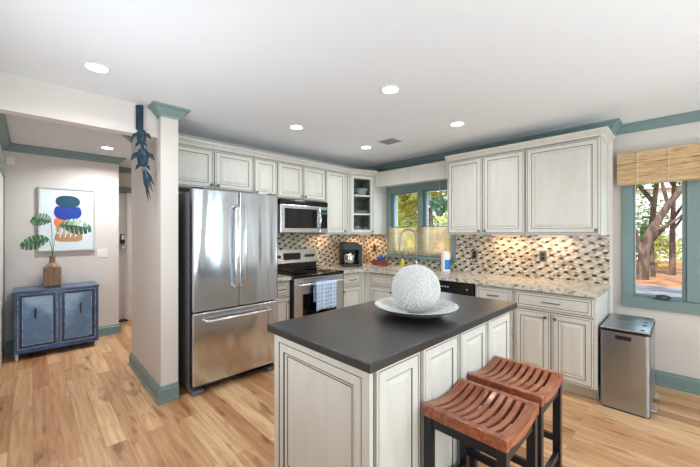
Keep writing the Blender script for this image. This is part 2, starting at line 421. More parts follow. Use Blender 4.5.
    def xf(s, mtx, start=0):
        for i in range(start, len(s.v)): s.v[i] = tuple(mtx @ Vector(s.v[i]))
        return s
    def build(s, name, parent=None, smooth=False, bevel=0, loc=(0, 0, 0), rz=0, seg=2, uvf=None, subsurf=0, solid=0, label=None, sharp=None):
        me = bpy.data.meshes.new(name); me.from_pydata(s.v, [], s.f)
        for m in s.mats: me.materials.append(m)
        for p, i in zip(me.polygons, s.m): p.material_index = i
        me.update()
        bm = bmesh.new(); bm.from_mesh(me)
        if uvf:
            ul = bm.loops.layers.uv.new('UVMap')
            for f in bm.faces:
                for l in f.loops: l[ul].uv = uvf(l.vert.co, f.normal)
        if smooth:
            for f in bm.faces: f.smooth = True
            for e in bm.edges:
                if len(e.link_faces) == 2 and e.calc_face_angle(0) > (sharp or R(40)): e.smooth = False
        bm.to_mesh(me); bm.free()
        o = bpy.data.objects.new(name, me); C.objects.link(o)
        o.location = loc; o.rotation_euler = (0, 0, rz)
        if parent: o.parent = parent
        if solid:
            md = o.modifiers.new('solid', 'SOLIDIFY'); md.thickness = solid; md.offset = 0
        if bevel:
            md = o.modifiers.new('bevel', 'BEVEL'); md.width = bevel; md.segments = seg; md.limit_method = 'ANGLE'; md.angle_limit = R(40)
            md.harden_normals = False
        if subsurf:
            md = o.modifiers.new('sub', 'SUBSURF'); md.levels = subsurf; md.render_levels = subsurf
        if label: o['label'] = label
        return o

def tag(o, label=None, cat=None, group=None, kind=None):
    if label: o['label'] = label
    if cat: o['category'] = cat
    if group: o['group'] = group
    if kind: o['kind'] = kind
    return o
def thing(name, label, cat, loc=(0, 0, 0), rz=0, group=None):
    o = bpy.data.objects.new(name, None); C.objects.link(o); o.location = loc; o.rotation_euler = (0, 0, rz)
    o.empty_display_size = .1
    return tag(o, label, cat, group)
def struct(mb, name, **kw):
    o = mb.build(name, **kw)
    if not kw.get('parent'): o['kind'] = 'structure'
    return o
def copy_tree(o, parent=None):
    c = o.copy(); C.objects.link(c)
    if parent: c.parent = parent
    for ch in [x for x in bpy.data.objects if x.parent == o]: copy_tree(ch, c)
    return c

# ------------------------------------------------------------------ structure
ZC = 2.452          # ceiling
YW = 0.244          # window wall (right of the cabinets)
YL = -4.16          # left wall, beside the camera
XE = 7.5            # far living side wall
XA = -1.84          # wall with the art print
XB = 3.2            # end of the tiled wall
struct(MB().box(-2.75, XE+.15, YL-.15, .6, -.12, 0, 'floor'), 'floor')
struct(MB().box(-2.75, XE+.15, YL-.15, .6, ZC, ZC+.15, 'ceiling'), 'ceiling')
# back wall with sink window hole x .60-1.57, z 1.08-2.03
WX0, WX1, WZ0, WZ1 = .575, 1.595, 1.075, 2.03
b = MB()
b.box(-.15, WX0, 0, .18, 0, ZC, 'wall').box(WX1, XB, 0, .18, 0, ZC, 'wall').box(WX0, WX1, 0, .18, 0, WZ0, 'wall').box(WX0, WX1, 0, .18, WZ1, ZC, 'wall')
struct(b, 'wall_back')
# window wall, window hole x 3.345-4.14
VX0, VX1, VZ0, VZ1 = 3.32, 4.18, .775, 2.14
b = MB()
b.box(XB-.12, VX0, YW, YW+.18, 0, ZC, 'wall').box(VX1, XE, YW, YW+.18, 0, ZC, 'wall').box(VX0, VX1, YW, YW+.18, 0, VZ0, 'wall').box(VX0, VX1, YW, YW+.18, VZ1, ZC, 'wall')
struct(b, 'wall_window_side')
struct(MB().box(-.15, 0, -3.02, 0, 0, ZC, 'wall'), 'wall_kitchen_left')
# stub wall / column beside the refrigerator
struct(MB().box(-.42, .679, -3.153, -3.02, 0, ZC, 'wall'), 'wall_column')
struct(MB().box(-.57, -.42, -3.02, -1.5, 0, ZC, 'wall'), 'wall_foyer_inner')
struct(MB().box(XA-.12, XA, YL, -3.04, 0, ZC, 'wall'), 'wall_hall')
struct(MB().box(-2.75, -.42, -1.5, -1.35, 0, ZC, 'wall'), 'wall_foyer_side')
DY0, DY1 = -3.70, -2.815
b = MB(); b.box(-2.75, -2.6, YL, DY0, 0, ZC, 'wall').box(-2.75, -2.6, DY1, -1.35, 0, ZC, 'wall').box(-2.75, -2.6, DY0, DY1, 2.05, ZC, 'wall')
struct(b, 'wall_entry')
struct(MB().box(-2.75, XE+.15, YL-.15, YL, 0, ZC, 'wall'), 'wall_left')
# beam over the hall opening
struct(MB().box(.49, .593, YL, -3.153, 2.208, ZC, 'wall'), 'wall_header')
# east wall with three tall windows
b = MB(); ys = [-3.35, -2.0, -.65]
edges = [YL-.15] + [v for y in ys for v in (y-.5, y+.5)] + [YW+.18]
for i in range(0, len(edges), 2): b.box(XE, XE+.15, edges[i], edges[i+1], 0, ZC, 'wall')
for y in ys: b.box(XE, XE+.15, y-.5, y+.5, 0, .3, 'wall').box(XE, XE+.15, y-.5, y+.5, 2.2, ZC, 'wall')
struct(b, 'wall_right')
for i, y in enumerate(ys):
    f = MB(); f.box(XE-.02, XE+.05, y-.56, y-.46, .24, 2.26, 'green').box(XE-.02, XE+.05, y+.46, y+.56, .24, 2.26, 'green').box(XE-.02, XE+.05, y-.46, y+.46, .24, .34, 'green').box(XE-.02, XE+.05, y-.46, y+.46, 2.16, 2.26, 'green').box(XE, XE+.04, y-.02, y+.02, .34, 2.16, 'green')
    w = struct(f, 'window_%d' % (i+3)); MB().box(XE+.03, XE+.036, y-.46, y+.46, .34, 2.16, 'glass').build('pane', w)

# crown moulding profile (out from wall, z)
def crown(z=ZC, h=.085, p=.075):
    return [(0, z-h), (.012, z-h), (.016, z-h+.014), (p*.45, z-h*.62), (p*.72, z-h*.28), (p, z-.016), (p, z), (0, z)]
# base board profile
def base(h=.135, t=.018):
    return [(0, 0), (t+.008, 0), (t+.008, .018), (t, .022), (t, h-.028), (t*.6, h-.02), (t*.55, h-.006), (.003, h), (0, h)]
def runtrim(name, prof, path, mt='green'):
    return struct(MB().sweep(prof, path, mt), name, smooth=False)
q = 1
runtrim('trim_1', crown(h=.08), [(.30, 0, 0, -1), (XB, 0, -1+2, -1), (XB, YW, 1, -1), (XE, YW, -1, -1), (XE, YL, -1, 1), (.593, YL, 1, 1)])
runtrim('trim_2', crown(), [(.593, -3.153, 0, -1), (.679, -3.153, 1, -1), (.679, -3.02, 1, 1), (.60, -3.02, 0, 1)])
runtrim('trim_3', crown(h=.09), [(.49, YL, 0, 1), (XA, YL, 1, 1), (XA, -3.04, 1, 1), (XA-.12, -3.04, 0, 1)])
runtrim('trim_4', crown(h=.085), [(-.34, -3.153, 0, -1), (-.42, -3.153, -1, -1), (-.42, -2.9, -1, 0)])
runtrim('trim_5', crown(h=.085), [(-2.6, YL, 1, 0), (-2.6, -1.5, 1, 0)])
runtrim('baseboard_window_side', base(.135), [(XB+.001, 0, 1, 0), (XB, YW, 1, -1), (XE, YW, -1, -1)])
runtrim('baseboard_column', base(.135), [(-.42, -3.02, -1, 0), (-.42, -3.153, -1, -1), (.679, -3.153, 1, -1), (.679, -3.02, 1, 0)])
runtrim('baseboard_hall', base(.135), [(-1.70, YL, 0, 1), (XA, YL, 1, 1), (XA, -3.04, 1, 1), (XA-.12, -3.04, 0, 1)])
runtrim('baseboard_left', base(.135), [(-.7, YL, 0, 1), (XE, YL, 0, 1)])
# casing of a door in the hall's left wall
b = MB(); b.box(-1.80, -1.70, YL, YL+.022, 0, 2.12, 'green').box(-.8, -.7, YL, YL+.022, 0, 2.12, 'green').box(-1.80, -.7, YL, YL+.024, 2.04, 2.14, 'green')
struct(b, 'trim_6')
b = MB(); b.box(-1.70, -.8, YL, YL+.012, .01, 2.04, 'door_white'); struct(b, 'door_2')
# entry door
b = MB(); b.box(-2.66, -2.615, DY0+.01, DY1-.012, .015, 2.04, 'door_white')
d = struct(b, 'door_1')
for z0, z1 in ((.15, .85), (1.0, 1.85)):
    MB().panel(-3.60+3.65, -2.92+3.65, z0, z1, 0, [(0, 0, 'door_white'), (.01, .006, 'door_white'), (.03, .006, 'door_white'), (.05, .001, 'door_white')], 'door_white').build('door_panel', d, loc=(-2.6145, -3.65, 0), rz=R(90))
k = MB().box(-2.615, -2.585, -2.895, -2.835, 1.235, 1.385, 'blackmat').build('keypad', d, bevel=.008)
MB().box(-2.584, -2.582, -2.885, -2.845, 1.30, 1.37, 'chrome').build('keypad_face', k)
b = MB(); b.tube([(-2.615, -2.862, 1.17), (-2.575, -2.862, 1.17)], .014, 'chrome'); s0 = len(b.v)
b.lathe([(.012, 0), (.03, .008), (.034, .022), (.028, .036), (.008, .042)], 'chrome', seg=20); b.xf(Matrix.Translation((-2.58, -2.862, 1.17)) @ Matrix.Rotation(R(90), 4, 'Y'), s0)
b.build('door_knob', d, smooth=True)
b = MB(); b.box(-2.6, -2.578, DY1-.002, DY1+.09, 0, 2.14, 'door_white').box(-2.6, -2.578, DY0-.09, DY0+.002, 0, 2.14, 'door_white').box(-2.6, -2.576, DY0-.09, DY1+.09, 2.05, 2.14, 'green')
struct(b, 'trim_7')
struct(MB().box(-2.62, -2.5, DY0, DY1, .0, .018, 'blackmat'), 'trim_8')

# window 1: sink window
b = MB()
b.box(.525, WX0+.02, -.022, 0, 1.03, 2.06, 'green').box(WX1-.02, 1.645, -.022, 0, 1.03, 2.06, 'green').box(.525, 1.645, -.024, 0, WZ1-.03, 2.09, 'green')
b.box(.50, 1.67, -.06, .0, 1.045, 1.075, 'green')
b.box(WX0, WX0+.02, 0, .14, WZ0, WZ1, 'green').box(WX1-.02, WX1, 0, .14, WZ0, WZ1, 'green').box(WX0, WX1, 0, .14, WZ0, WZ0+.02, 'green').box(WX0, WX1, 0, .14, WZ1-.02, WZ1, 'green')
w1 = struct(b, 'window_1', bevel=.002)
mc = 1.122
for (a0, a1) in ((WX0+.02, mc-.035), (mc+.035, WX1-.02)):
    b = MB(); t = .032
    b.box(a0, a0+t, .02, .06, WZ0+.02, WZ1-.02, 'green').box(a1-t, a1, .02, .06, WZ0+.02, WZ1-.02, 'green').box(a0+t, a1-t, .02, .06, WZ0+.02, WZ0+.07, 'green').box(a0+t, a1-t, .02, .06, WZ1-.055, WZ1-.02, 'green')
    f = b.build('sash', w1, bevel=.003)
    MB().box(a0+t-.005, a1-t+.005, .038, .042, WZ0+.065, WZ1-.055, 'glass').build('pane', f)
MB().box(mc-.036, mc+.036, -.01, .13, WZ0+.02, WZ1-.02, 'green').build('mullion', w1, bevel=.003)

# window 2: pair of casements by the bin
b = MB()
b.box(3.262, VX0+.02, YW-.022, YW, .695, 2.15, 'green').box(VX1-.02, 4.24, YW-.022, YW, .695, 2.15, 'green').box(3.262, 4.24, YW-.024, YW, 2.10, 2.155, 'green').box(3.262, 4.24, YW-.03, YW, .695, .79, 'green')
b.box(VX0, VX0+.02, YW, YW+.14, VZ0, VZ1, 'green').box(VX1-.02, VX1, YW, YW+.14, VZ0, VZ1, 'green').box(VX0, VX1, YW, YW+.14, VZ0, VZ0+.02, 'green').box(VX0, VX1, YW, YW+.14, VZ1-.02, VZ1, 'green')
w2 = struct(b, 'window_2', bevel=.003)
mc = 3.748
for i, (a0, a1) in enumerate(((VX0+.01, mc-.045), (mc+.045, VX1-.01))):
    b = MB(); t = .03
    b.box(a0, a0+t, YW+.01, YW+.055, VZ0+.02, VZ1-.02, 'green').box(a1-t, a1, YW+.01, YW+.055, VZ0+.02, VZ1-.02, 'green').box(a0+t, a1-t, YW+.01, YW+.055, VZ0+.015, VZ0+.05, 'green').box(a0+t, a1-t, YW+.01, YW+.055, VZ1-.06, VZ1-.02, 'green')
    f = b.build('sash', w2, bevel=.004)
    MB().box(a0+t-.006, a1-t+.006, YW+.03, YW+.035, VZ0+.045, VZ1-.055, 'glass').build('pane', f)
    hx = (a0+a1)/2+.03
    b = MB(); b.box(hx-.055, hx+.055, YW-.055, YW+.0, VZ0+.022, VZ0+.044, 'crank').tube([(hx-.04, YW-.05, VZ0+.05), (hx+.02, YW-.075, VZ0+.062), (hx+.06, YW-.075, VZ0+.05)], .011, 'crank')
    b.build('crank_handle', w2, bevel=.003)
MB().box(mc-.046, mc+.046, YW-.012, YW+.13, VZ0+.02, VZ1-.02, 'green').build('mullion', w2, bevel=.004)

# backsplash
uvw = lambda co, nrm: ((co.x if abs(nrm.y) > .5 else co.y), co.z)
b = MB(); b.box(1.648, XB-.005, -.010, 0, .915, 1.385, 'tile').box(.0, .52, -.010, 0, .915, 1.385, 'tile').box(.52, 1.648, -.010, 0, .915, 1.03, 'tile')
struct(b, 'trim_9', uvf=uvw)
struct(MB().box(0, .010, -2.1, -.010, .915, 1.40, 'tile'), 'trim_10', uvf=uvw)

# ------------------------------------------------------------------ cabinets
def RAISED(fr=.05, s=1.0):
    return [(-.003, .0195, 'glaze'), (0, .0195, 'glaze'), (0, .002, 'cab'), (.002, 0, 'cab'), (.010, 0, 'cab'), (.0115, .002, 'glaze'), (.0145, .002, 'glaze'), (.016, 0, 'cab'),
            (fr, 0, 'cab'), (fr+.001, .003, 'glaze'), (fr+.005, .004, 'glaze'), (fr+.014, .008, 'cab'), (fr+.019, .008, 'cab'), (fr+.036, .002, 'cab')]
def SMALL():
    return [(-.003, .0195, 'glaze'), (0, .0195, 'glaze'), (0, .002, 'cab'), (.002, 0, 'cab'), (.010, 0, 'cab'), (.0115, .002, 'glaze'), (.0145, .002, 'glaze'), (.016, 0, 'cab'),
            (.032, 0, 'cab'), (.033, .004, 'glaze'), (.037, .004, 'glaze'), (.040, .005, 'cab')]
def knob(par, x, y, z):
    b = MB(); b.lathe([(.006, 0), (.005, .012), (.014, .018), (.015, .024), (.010, .029), (.003, .030)], 'knob', seg=14)
    b.xf(Matrix.Translation((x, y, z)) @ Matrix.Rotation(R(90), 4, 'X'))
    return b.build('knob', par, smooth=True)
def pull(par, x, y, z, w=.10):
    b = MB(); b.tube([(x-w/2, y, z), (x-w/2, y-.024, z), (x-w/2+.012, y-.028, z), (x+w/2-.012, y-.028, z), (x+w/2, y-.024, z), (x+w/2, y, z)], .0055, 'knob', seg=8)
    return b.build('pull', par, smooth=True)
def door(par, x0, x1, z0, z1, y, kx=None, kz=None, fr=.05, name='door'):
    d = MB().panel(x0, x1, z0, z1, y, RAISED(fr), 'cab').build(name, par)
    if kx is not None: knob(d, kx, y, kz)
    return d
def drawer(par, x0, x1, z0, z1, y, pw=.10):
    d = MB().panel(x0, x1, z0, z1, y, SMALL(), 'cab').build('drawer', par)
    if pw: pull(d, (x0+x1)/2, y, (z0+z1)/2, pw)
    return d
UB, UT = 1.383, 2.252
def crown_piece(par, x0, x1, dep, lend=False, rend=False):
    z = UT
    prof = [(0, z-.004), (.008, z-.004), (.012, z+.008), (.028, z+.022), (.05, z+.034), (.056, z+.040), (.056, z+.052), (0, z+.052)]
    path = []
    if lend: path.append((x0, -.001, -1, 0))
    path.append((x0, -dep, -1 if lend else 0, -1)); path.append((x1, -dep, 1 if rend else 0, -1))
    if rend: path.append((x1, -.001, 1, 0))
    b = MB(); b.sweep(prof, path, 'cab'); b.box(x0, x1, -dep, -.001, z+.040, z+.050, 'cab')
    return b.build('crown_moulding', par)
def upper(label, loc, rz, w, dep, doors, zb=UB, group=None, lend=False, rend=False, cat='cabinet', endpanel=False):
    """dep = depth to the face frame; doors: list of (x0,x1,knobx)"""
    t = thing('wall_cabinet', label, cat, loc, rz, group)
    MB().box(.0005, w-.0005, -dep, -.001, zb, UT, 'cab').build('carcass', t, bevel=.002)
    for (a, c, kx) in doors: door(t, a, c, zb+.012, UT-.014, -dep-.02, kx, zb+.045)
    crown_piece(t, .0, w, dep+.02, lend, rend)
    if endpanel:
        MB().panel(.02, dep-.02, zb+.03, UT-.03, 0, [(0, 0, 'cab'), (.002, .003, 'glaze'), (.006, .003, 'glaze'), (.008, 0, 'cab')], 'cab').build('end_panel', t, loc=(w+.0006, -dep, 0), rz=R(90))
    return t
UD = .354
# back run (right of the sink window)
upper('double-door cream wall cabinet between the sink window and the wide single-door one', (1.72, 0, 0), 0, .856, UD, [(.008, .417, .392), (.433, .848, .458)])
upper('wide single-door cream wall cabinet at the right end above the granite counter', (2.577, 0, 0), 0, .605, UD, [(.008, .597, .575)], rend=True, endpanel=True)
# left run (rz=90: local x -> world y, front faces +x)
upper('short double-door cream wall cabinet directly above the refrigerator', (0, -3.018, 0), R(90), .862, UD, [(.008, .419, .395), (.435, .856, .462)], zb=1.84)
upper('narrow single-door cream wall cabinet between the fridge-top and microwave-top cabinets', (0, -2.154, 0), R(90), .299, UD, [(.008, .291, .03)], zb=1.81)
upper('short double-door cream wall cabinet directly above the microwave', (0, -1.854, 0), R(90), .741, UD, [(.008, .362, .34), (.378, .733, .40)], zb=1.815)
upper('tall single-door cream wall cabinet beside the glass-front corner cabinet', (0, -1.112, 0), R(90), .41, UD, [(.008, .36, .335)])
# corner cabinet with glazed door
P0 = Vector((.374, -.700)); P1 = Vector((.515, -.300))
dd = P1-P0; ang = math.atan2(dd.y, dd.x); ln = dd.length
t = thing('corner_cabinet', 'cream corner wall cabinet with a glazed door showing glassware', 'cabinet')
b = MB()
b.box(.001, .020, -.70, -.001, UB, UT, 'cabin').box(.02, .514, -.020, -.002, UB, UT, 'cabin').box(.02, .373, -.6995, -.682, UB, UT, 'cab').box(.497, .514, -.30, -.02, UB, UT, 'cab')
poly = [(.02, -.69), (.37, -.69), (.505, -.305), (.505, -.02), (.02, -.02)]
b.prism(poly, UB, UB+.02, 'cab').prism(poly, UT-.02, UT, 'cab')
b.build('carcass', t)
poly2 = [(.021, -.68), (.355, -.68), (.485, -.31), (.485, -.021), (.021, -.021)]
for z in (1.665, 1.93): MB().prism(poly2, z, z+.018, 'cab').build('shelf', t)
# door, in the diagonal's own frame
def diag(par, mb, nm): return mb.build(nm, par, loc=(P0.x, P0.y, 0), rz=ang)
b = MB(); b.box(0, .022, 0, .018, UB, UT, 'cab').box(ln-.022, ln, 0, .018, UB, UT, 'cab').box(.022, ln-.022, 0, .018, UB, UB+.02, 'cab').box(.022, ln-.022, 0, .018, UT-.02, UT, 'cab'); diag(t, b, 'face_frame')
a0, a1, z0, z1 = .022, ln-.022, UB+.012, UT-.014
b = MB(); fr = .055
b.panel(a0, a1, z0, z1, -.02, [(-.003, .0195, 'glaze'), (0, .0195, 'glaze'), (0, 0, 'cab'), (.010, 0, 'cab'), (.0115, .002, 'glaze'), (.0145, .002, 'glaze'), (.016, 0, 'cab'), (fr, 0, 'cab'), (fr+.001, .004, 'glaze'), (fr+.004, .004, 'glaze'), (fr+.008, .018, 'cab')], None)
for z in (1.665, 1.93): b.box(a0+fr, a1-fr, -.016, -.004, z-.004, z+.020, 'cab')
dr = diag(t, b, 'door'); k = knob(dr, a1-.028, -.02, z0+.03)
MB().box(a0+fr, a1-fr, -.006, -.003, z0+fr, z1-fr, 'glass').build('glass_pane', dr)
prof = [(0, UT-.004), (.008, UT-.004), (.012, UT+.008), (.028, UT+.022), (.05, UT+.034), (.056, UT+.040), (.056, UT+.052), (0, UT+.052)]
n0 = Vector((math.sin(ang), -math.cos(ang)))
def miter(a, b_):
    m = (a+b_).normalized(); return m / m.dot(a)
mA = miter(Vector((1, 0)), n0); mB_ = miter(n0, Vector((1, 0)))
b = MB(); off = n0*.02
b.sweep(prof, [(.374, -.702, 1, 0), (P0.x+off.x*.6, P0.y, mA.x, mA.y), (P1.x+off.x*.6, P1.y-.005, mB_.x, mB_.y), (.525, -.001, 1, 0)], 'cab'); b.prism([(.0, -.70), (.38, -.70), (.52, -.30), (.52, -.001), (0, -.001)], UT+.04, UT+.05, 'cab')
b.build('crown_moulding', t)
# glassware in the corner cabinet
def glassbowl(nm, label, x, y, z, r, h, cat):
    b = MB(); b.lathe([(r*.4, 0), (r*.45, .006), (r*.8, h*.4), (r, h), (r*.97, h), (r*.77, h*.42), (r*.4, .012)], 'glassware', seg=24)
    return tag(b.build(nm, None, loc=(x, y, z), smooth=True), label, cat)
glassbowl('glass_bowl', 'large clear glass bowl on the top shelf of the glazed corner cabinet', .33, -.38, 1.948, .10, .11, 'bowl')
glassbowl('glass_bowl', 'shallow glass bowl on the middle shelf of the glazed corner cabinet', .33, -.38, 1.683, .11, .05, 'bowl')
glassbowl('glass_bowl', 'deep glass bowl at the left on the bottom shelf of the glazed corner cabinet', .31, -.48, 1.403, .075, .10, 'bowl')
glassbowl('glass_bowl', 'deep glass bowl at the right on the bottom shelf of the glazed corner cabinet', .38, -.33, 1.403, .065, .09, 'bowl')

# valance board over the sink window
b = MB(); b.box(.527, 1.719, -.300, -.280, 2.072, 2.300, 'cab').box(.527, 1.719, -.300, -.03, 2.285, 2.300, 'cab')
tag(b.build('window_valance', bevel=.002), 'plain cream valance board spanning above the sink window', 'valance')

# ------------------------------------------------------------------ base cabinets
BF = .58            # face frame depth, door front at .60
def base_cab(label, loc, rz, w, items, rend=False):
    """items(t) adds doors"""
    t = thing('base_cabinet', label, 'cabinet', loc, rz)
    MB().box(.0005, w-.0005, -BF, -.012, .105, .874, 'cab').build('carcass', t, bevel=.002)
    MB().box(.0005, w-.0005, -BF+.075, -.02, .001, .105, 'cab').build('toe_kick', t)
    items(t)
    return t
Yf = -BF-.02
def it1(t): drawer(t, .010, .238, .70, .858, Yf, .08); door(t, .010, .238, .115, .685, Yf, .215, .635, fr=.04)
base_cab('narrow cream base cabinet between the refrigerator and the range', (0, -2.075, 0), R(90), .248, it1)
def it2(t): drawer(t, .010, .385, .70, .858, Yf); door(t, .010, .385, .115, .685, Yf, .035, .635)
base_cab('cream base cabinet between the range and the inside corner', (0, -1.043, 0), R(90), .4615, it2)
def it3(t):
    drawer(t, .115, .52, .70, .858, Yf, 0); drawer(t, .535, .92, .70, .858, Yf, 0)
    door(t, .115, .52, .115, .685, Yf, .49, .64); door(t, .535, .92, .115, .685, Yf, .565, .64)
base_cab('cream sink base cabinet under the sink window', (.581, 0, 0), 0, .956, it3)
def it4(t):
    drawer(t, .010, .37, .70, .858, Yf); drawer(t, .010, .37, .42, .685, Yf); drawer(t, .010, .37, .115, .405, Yf)
base_cab('cream drawer base cabinet beside the dishwasher', (2.163, 0, 0), 0, .382, it4)
def it5(t):
    drawer(t, .010, .618, .70, .858, Yf, .13); door(t, .010, .308, .115, .685, Yf, .274, .645); door(t, .318, .618, .115, .685, Yf, .352, .645)
    MB().panel(.03, BF-.03, .12, .85, 0, [(0, 0, 'cab'), (.002, .003, 'glaze'), (.006, .003, 'glaze'), (.045, 0, 'cab'), (.047, .003, 'glaze'), (.051, .003, 'glaze')], 'cab').build('end_panel', t, loc=(.6445, -BF, 0), rz=R(90))
base_cab('double-door cream base cabinet with a wide drawer beside the bin', (2.546, 0, 0), 0, .644, it5)

# dishwasher
t = thing('dishwasher', 'black dishwasher with a control strip under the granite counter', 'dishwasher', (1.540, 0, 0))
MB().box(.003, .617, -.56, -.02, .10, .872, 'blackmat').build('tub', t)
MB().box(.006, .614, -.60, -.56, .12, .735, 'black').build('door', t, bevel=.006)
cp = MB().box(.006, .614, -.605, -.56, .74, .868, 'black').build('control_panel', t, bevel=.008)
for i in range(7): MB().box(.10+i*.035, .122+i*.035, -.6065, -.605, .80, .812, 'vent').build('button', cp)
b = MB(); b.lathe([(.014, 0), (.012, .012), (.003, .013)], 'chrome', seg=16); b.xf(Matrix.Translation((.545, -.605, .80)) @ Matrix.Rotation(R(90), 4, 'X')); b.build('knob', cp, smooth=True)
MB().box(.02, .6, -.52, -.5, .0, .10, 'blackmat').build('toe_kick', t)

# granite counters
t = thing('countertop', 'long beige granite countertop running round the corner under the sink window', 'countertop')
SX0, SX1, SY0, SY1 = .74, 1.42, -.50, -.12
b = MB()
b.box(.011, .625, -1.043, -.0, .875, .915, 'granite')
b.box(.625, SX0, -.625, -.011, .875, .915, 'granite').box(SX1, 3.199, -.625, -.011, .875, .915, 'granite')
b.box(SX0, SX1, -.625, SY0, .875, .915, 'granite').box(SX0, SX1, SY1, -.011, .875, .915, 'granite')
b.v = [(x, min(y, -.011), z) for x, y, z in b.v]
b.build('slab', t)
b = MB(); b.box(SX0-.01, SX0+.004, SY0, SY1, .70, .874, 'sink').box(SX1-.004, SX1+.01, SY0, SY1, .70, .874, 'sink').box(SX0, SX1, SY0-.01, SY0+.004, .70, .874, 'sink').box(SX0, SX1, SY1-.004, SY1+.01, .70, .874, 'sink').box(SX0-.01, SX1+.01, SY0-.01, SY1+.01, .69, .70, 'sink')
tag(b.build('kitchen_sink'), 'stainless undermount sink set in the granite below the window', 'sink')
tag(MB().box(.011, .625, -2.078, -1.826, .875, .915, 'granite').build('countertop', bevel=.006), 'short piece of beige granite countertop left of the range', 'countertop')

# ------------------------------------------------------------------ refrigerator
t = thing('refrigerator', 'stainless french-door refrigerator with a bottom freezer drawer', 'refrigerator', (0, -2.94, 0), R(90))
w, H = .84, 1.788
MB().box(.0, w, -.70, -.04, .03, H-.025, 'fridge_side').build('body', t, bevel=.006)
MB().box(.004, w-.004, -.712, -.70, .06, H-.03, 'blackmat').build('gasket', t)
for (a, c) in ((.003, .4175), (.4225, w-.003)):
    d = MB().box(a, c, -.782, -.712, .722, H, 'steel').build('door', t, bevel=.012, seg=3)
    hx = .385 if a < .1 else .455
    b = MB(); b.tube([(hx, -.782, .90), (hx, -.825, .915), (hx, -.838, .96), (hx, -.842, 1.30), (hx, -.838, 1.60), (hx, -.825, 1.645), (hx, -.782, 1.66)], .0135, 'steel2', seg=12)
    b.build('handle', d, smooth=True)
d = MB().box(.003, w-.003, -.782, -.712, .085, .712, 'steel').build('freezer_drawer', t, bevel=.012, seg=3)
b = MB(); b.tube([(.10, -.782, .64), (.105, -.83, .64), (.13, -.842, .64), (w-.13, -.842, .64), (w-.105, -.83, .64), (w-.10, -.782, .64)], .0135, 'steel2', seg=12); b.build('handle', d, smooth=True)
MB().box(.02, w-.02, -.70, -.66, .03, .08, 'blackmat').build('kick_grille', t)
for x in (.005, w-.105): MB().box(x, x+.10, -.765, -.68, .001, .04, 'fridge_side').build('foot', t, bevel=.008)
for x in (.02, w-.10): MB().box(x, x+.08, -.77, -.66, H, H+.012, 'blackmat').build('hinge_cover', t, bevel=.004)

# ------------------------------------------------------------------ range
t = thing('kitchen_range', 'stainless electric range with a black glass cooktop', 'range', (0, -1.822, 0), R(90))
w = .776
MB().box(.0, w, -.60, -.03, .04, .895, 'blackmat').build('body', t)
ck = MB().box(-.002, w+.002, -.655, -.09, .896, .918, 'blackglass').build('cooktop', t, bevel=.008, seg=3)
for (x, y, r_) in ((.20, -.48, .105), (.57, -.48, .085), (.20, -.22, .075), (.57, -.22, .10)):
    MB().lathe([(r_, .9181), (r_, .9186), (r_-.004, .9186), (r_-.004, .9181)], 'cooktop_ring', cx=x, cy=y, seg=32).build('burner', ck)
MB().box(.0, w, -.09, -.03, .90, 1.01, 'black').build('back_panel', t)
g = MB(); s0 = 0
g.quad([(0, -.095, 1.01), (w, -.095, 1.01), (w, -.075, 1.185), (0, -.075, 1.185)], 'steel2').quad([(0, -.075, 1.185), (w, -.075, 1.185), (w, -.03, 1.185), (0, -.03, 1.185)], 'steel2')
g.quad([(0, -.03, 1.01), (0, -.095, 1.01), (0, -.075, 1.185), (0, -.03, 1.185)], 'blackmat').quad([(w, -.095, 1.01), (w, -.03, 1.01), (w, -.03, 1.185), (w, -.075, 1.185)], 'blackmat').quad([(w, -.03, 1.01), (0, -.03, 1.01), (0, -.03, 1.185), (w, -.03, 1.185)], 'blackmat').quad([(0, -.03, 1.01), (w, -.03, 1.01), (w, -.095, 1.01), (0, -.095, 1.01)], 'blackmat')
bg_ = g.build('backguard', t)
MB().box(.24, .50, -.094, -.08, 1.05, 1.14, 'screen').build('display', bg_)
for x in (.10, .17, .60, .655, .71):
    b = MB(); b.lathe([(.022, 0), (.022, .004), (.017, .006), (.015, .024), (.004, .025)], 'blackmat', seg=18); b.xf(Matrix.Translation((x, -.087, 1.095)) @ Matrix.Rotation(R(84), 4, 'X')); b.build('knob', bg_, smooth=True)
MB().box(.0, .012, -.645, -.60, .05, .895, 'blackmat').box(w-.012, w, -.645, -.60, .05, .895, 'blackmat').build('side_trim', t)
d = MB().box(.012, w-.012, -.648, -.60, .27, .885, 'steel2').build('oven_door', t, bevel=.006)
MB().box(.13, w-.13, -.651, -.645, .36, .70, 'blackglass').build('oven_window', d, bevel=.012)
b = MB(); b.tube([(.06, -.648, .81), (.06, -.69, .813), (.08, -.70, .814), (w-.08, -.70, .814), (w-.06, -.69, .813), (w-.06, -.648, .81)], .013, 'steel2', seg=12); b.build('handle', d, smooth=True)
MB().box(.012, w-.012, -.645, -.60, .09, .26, 'steel2').build('storage_drawer', t, bevel=.006)
MB().box(.03, w-.03, -.58, -.05, .0, .04, 'blackmat').build('base', t)

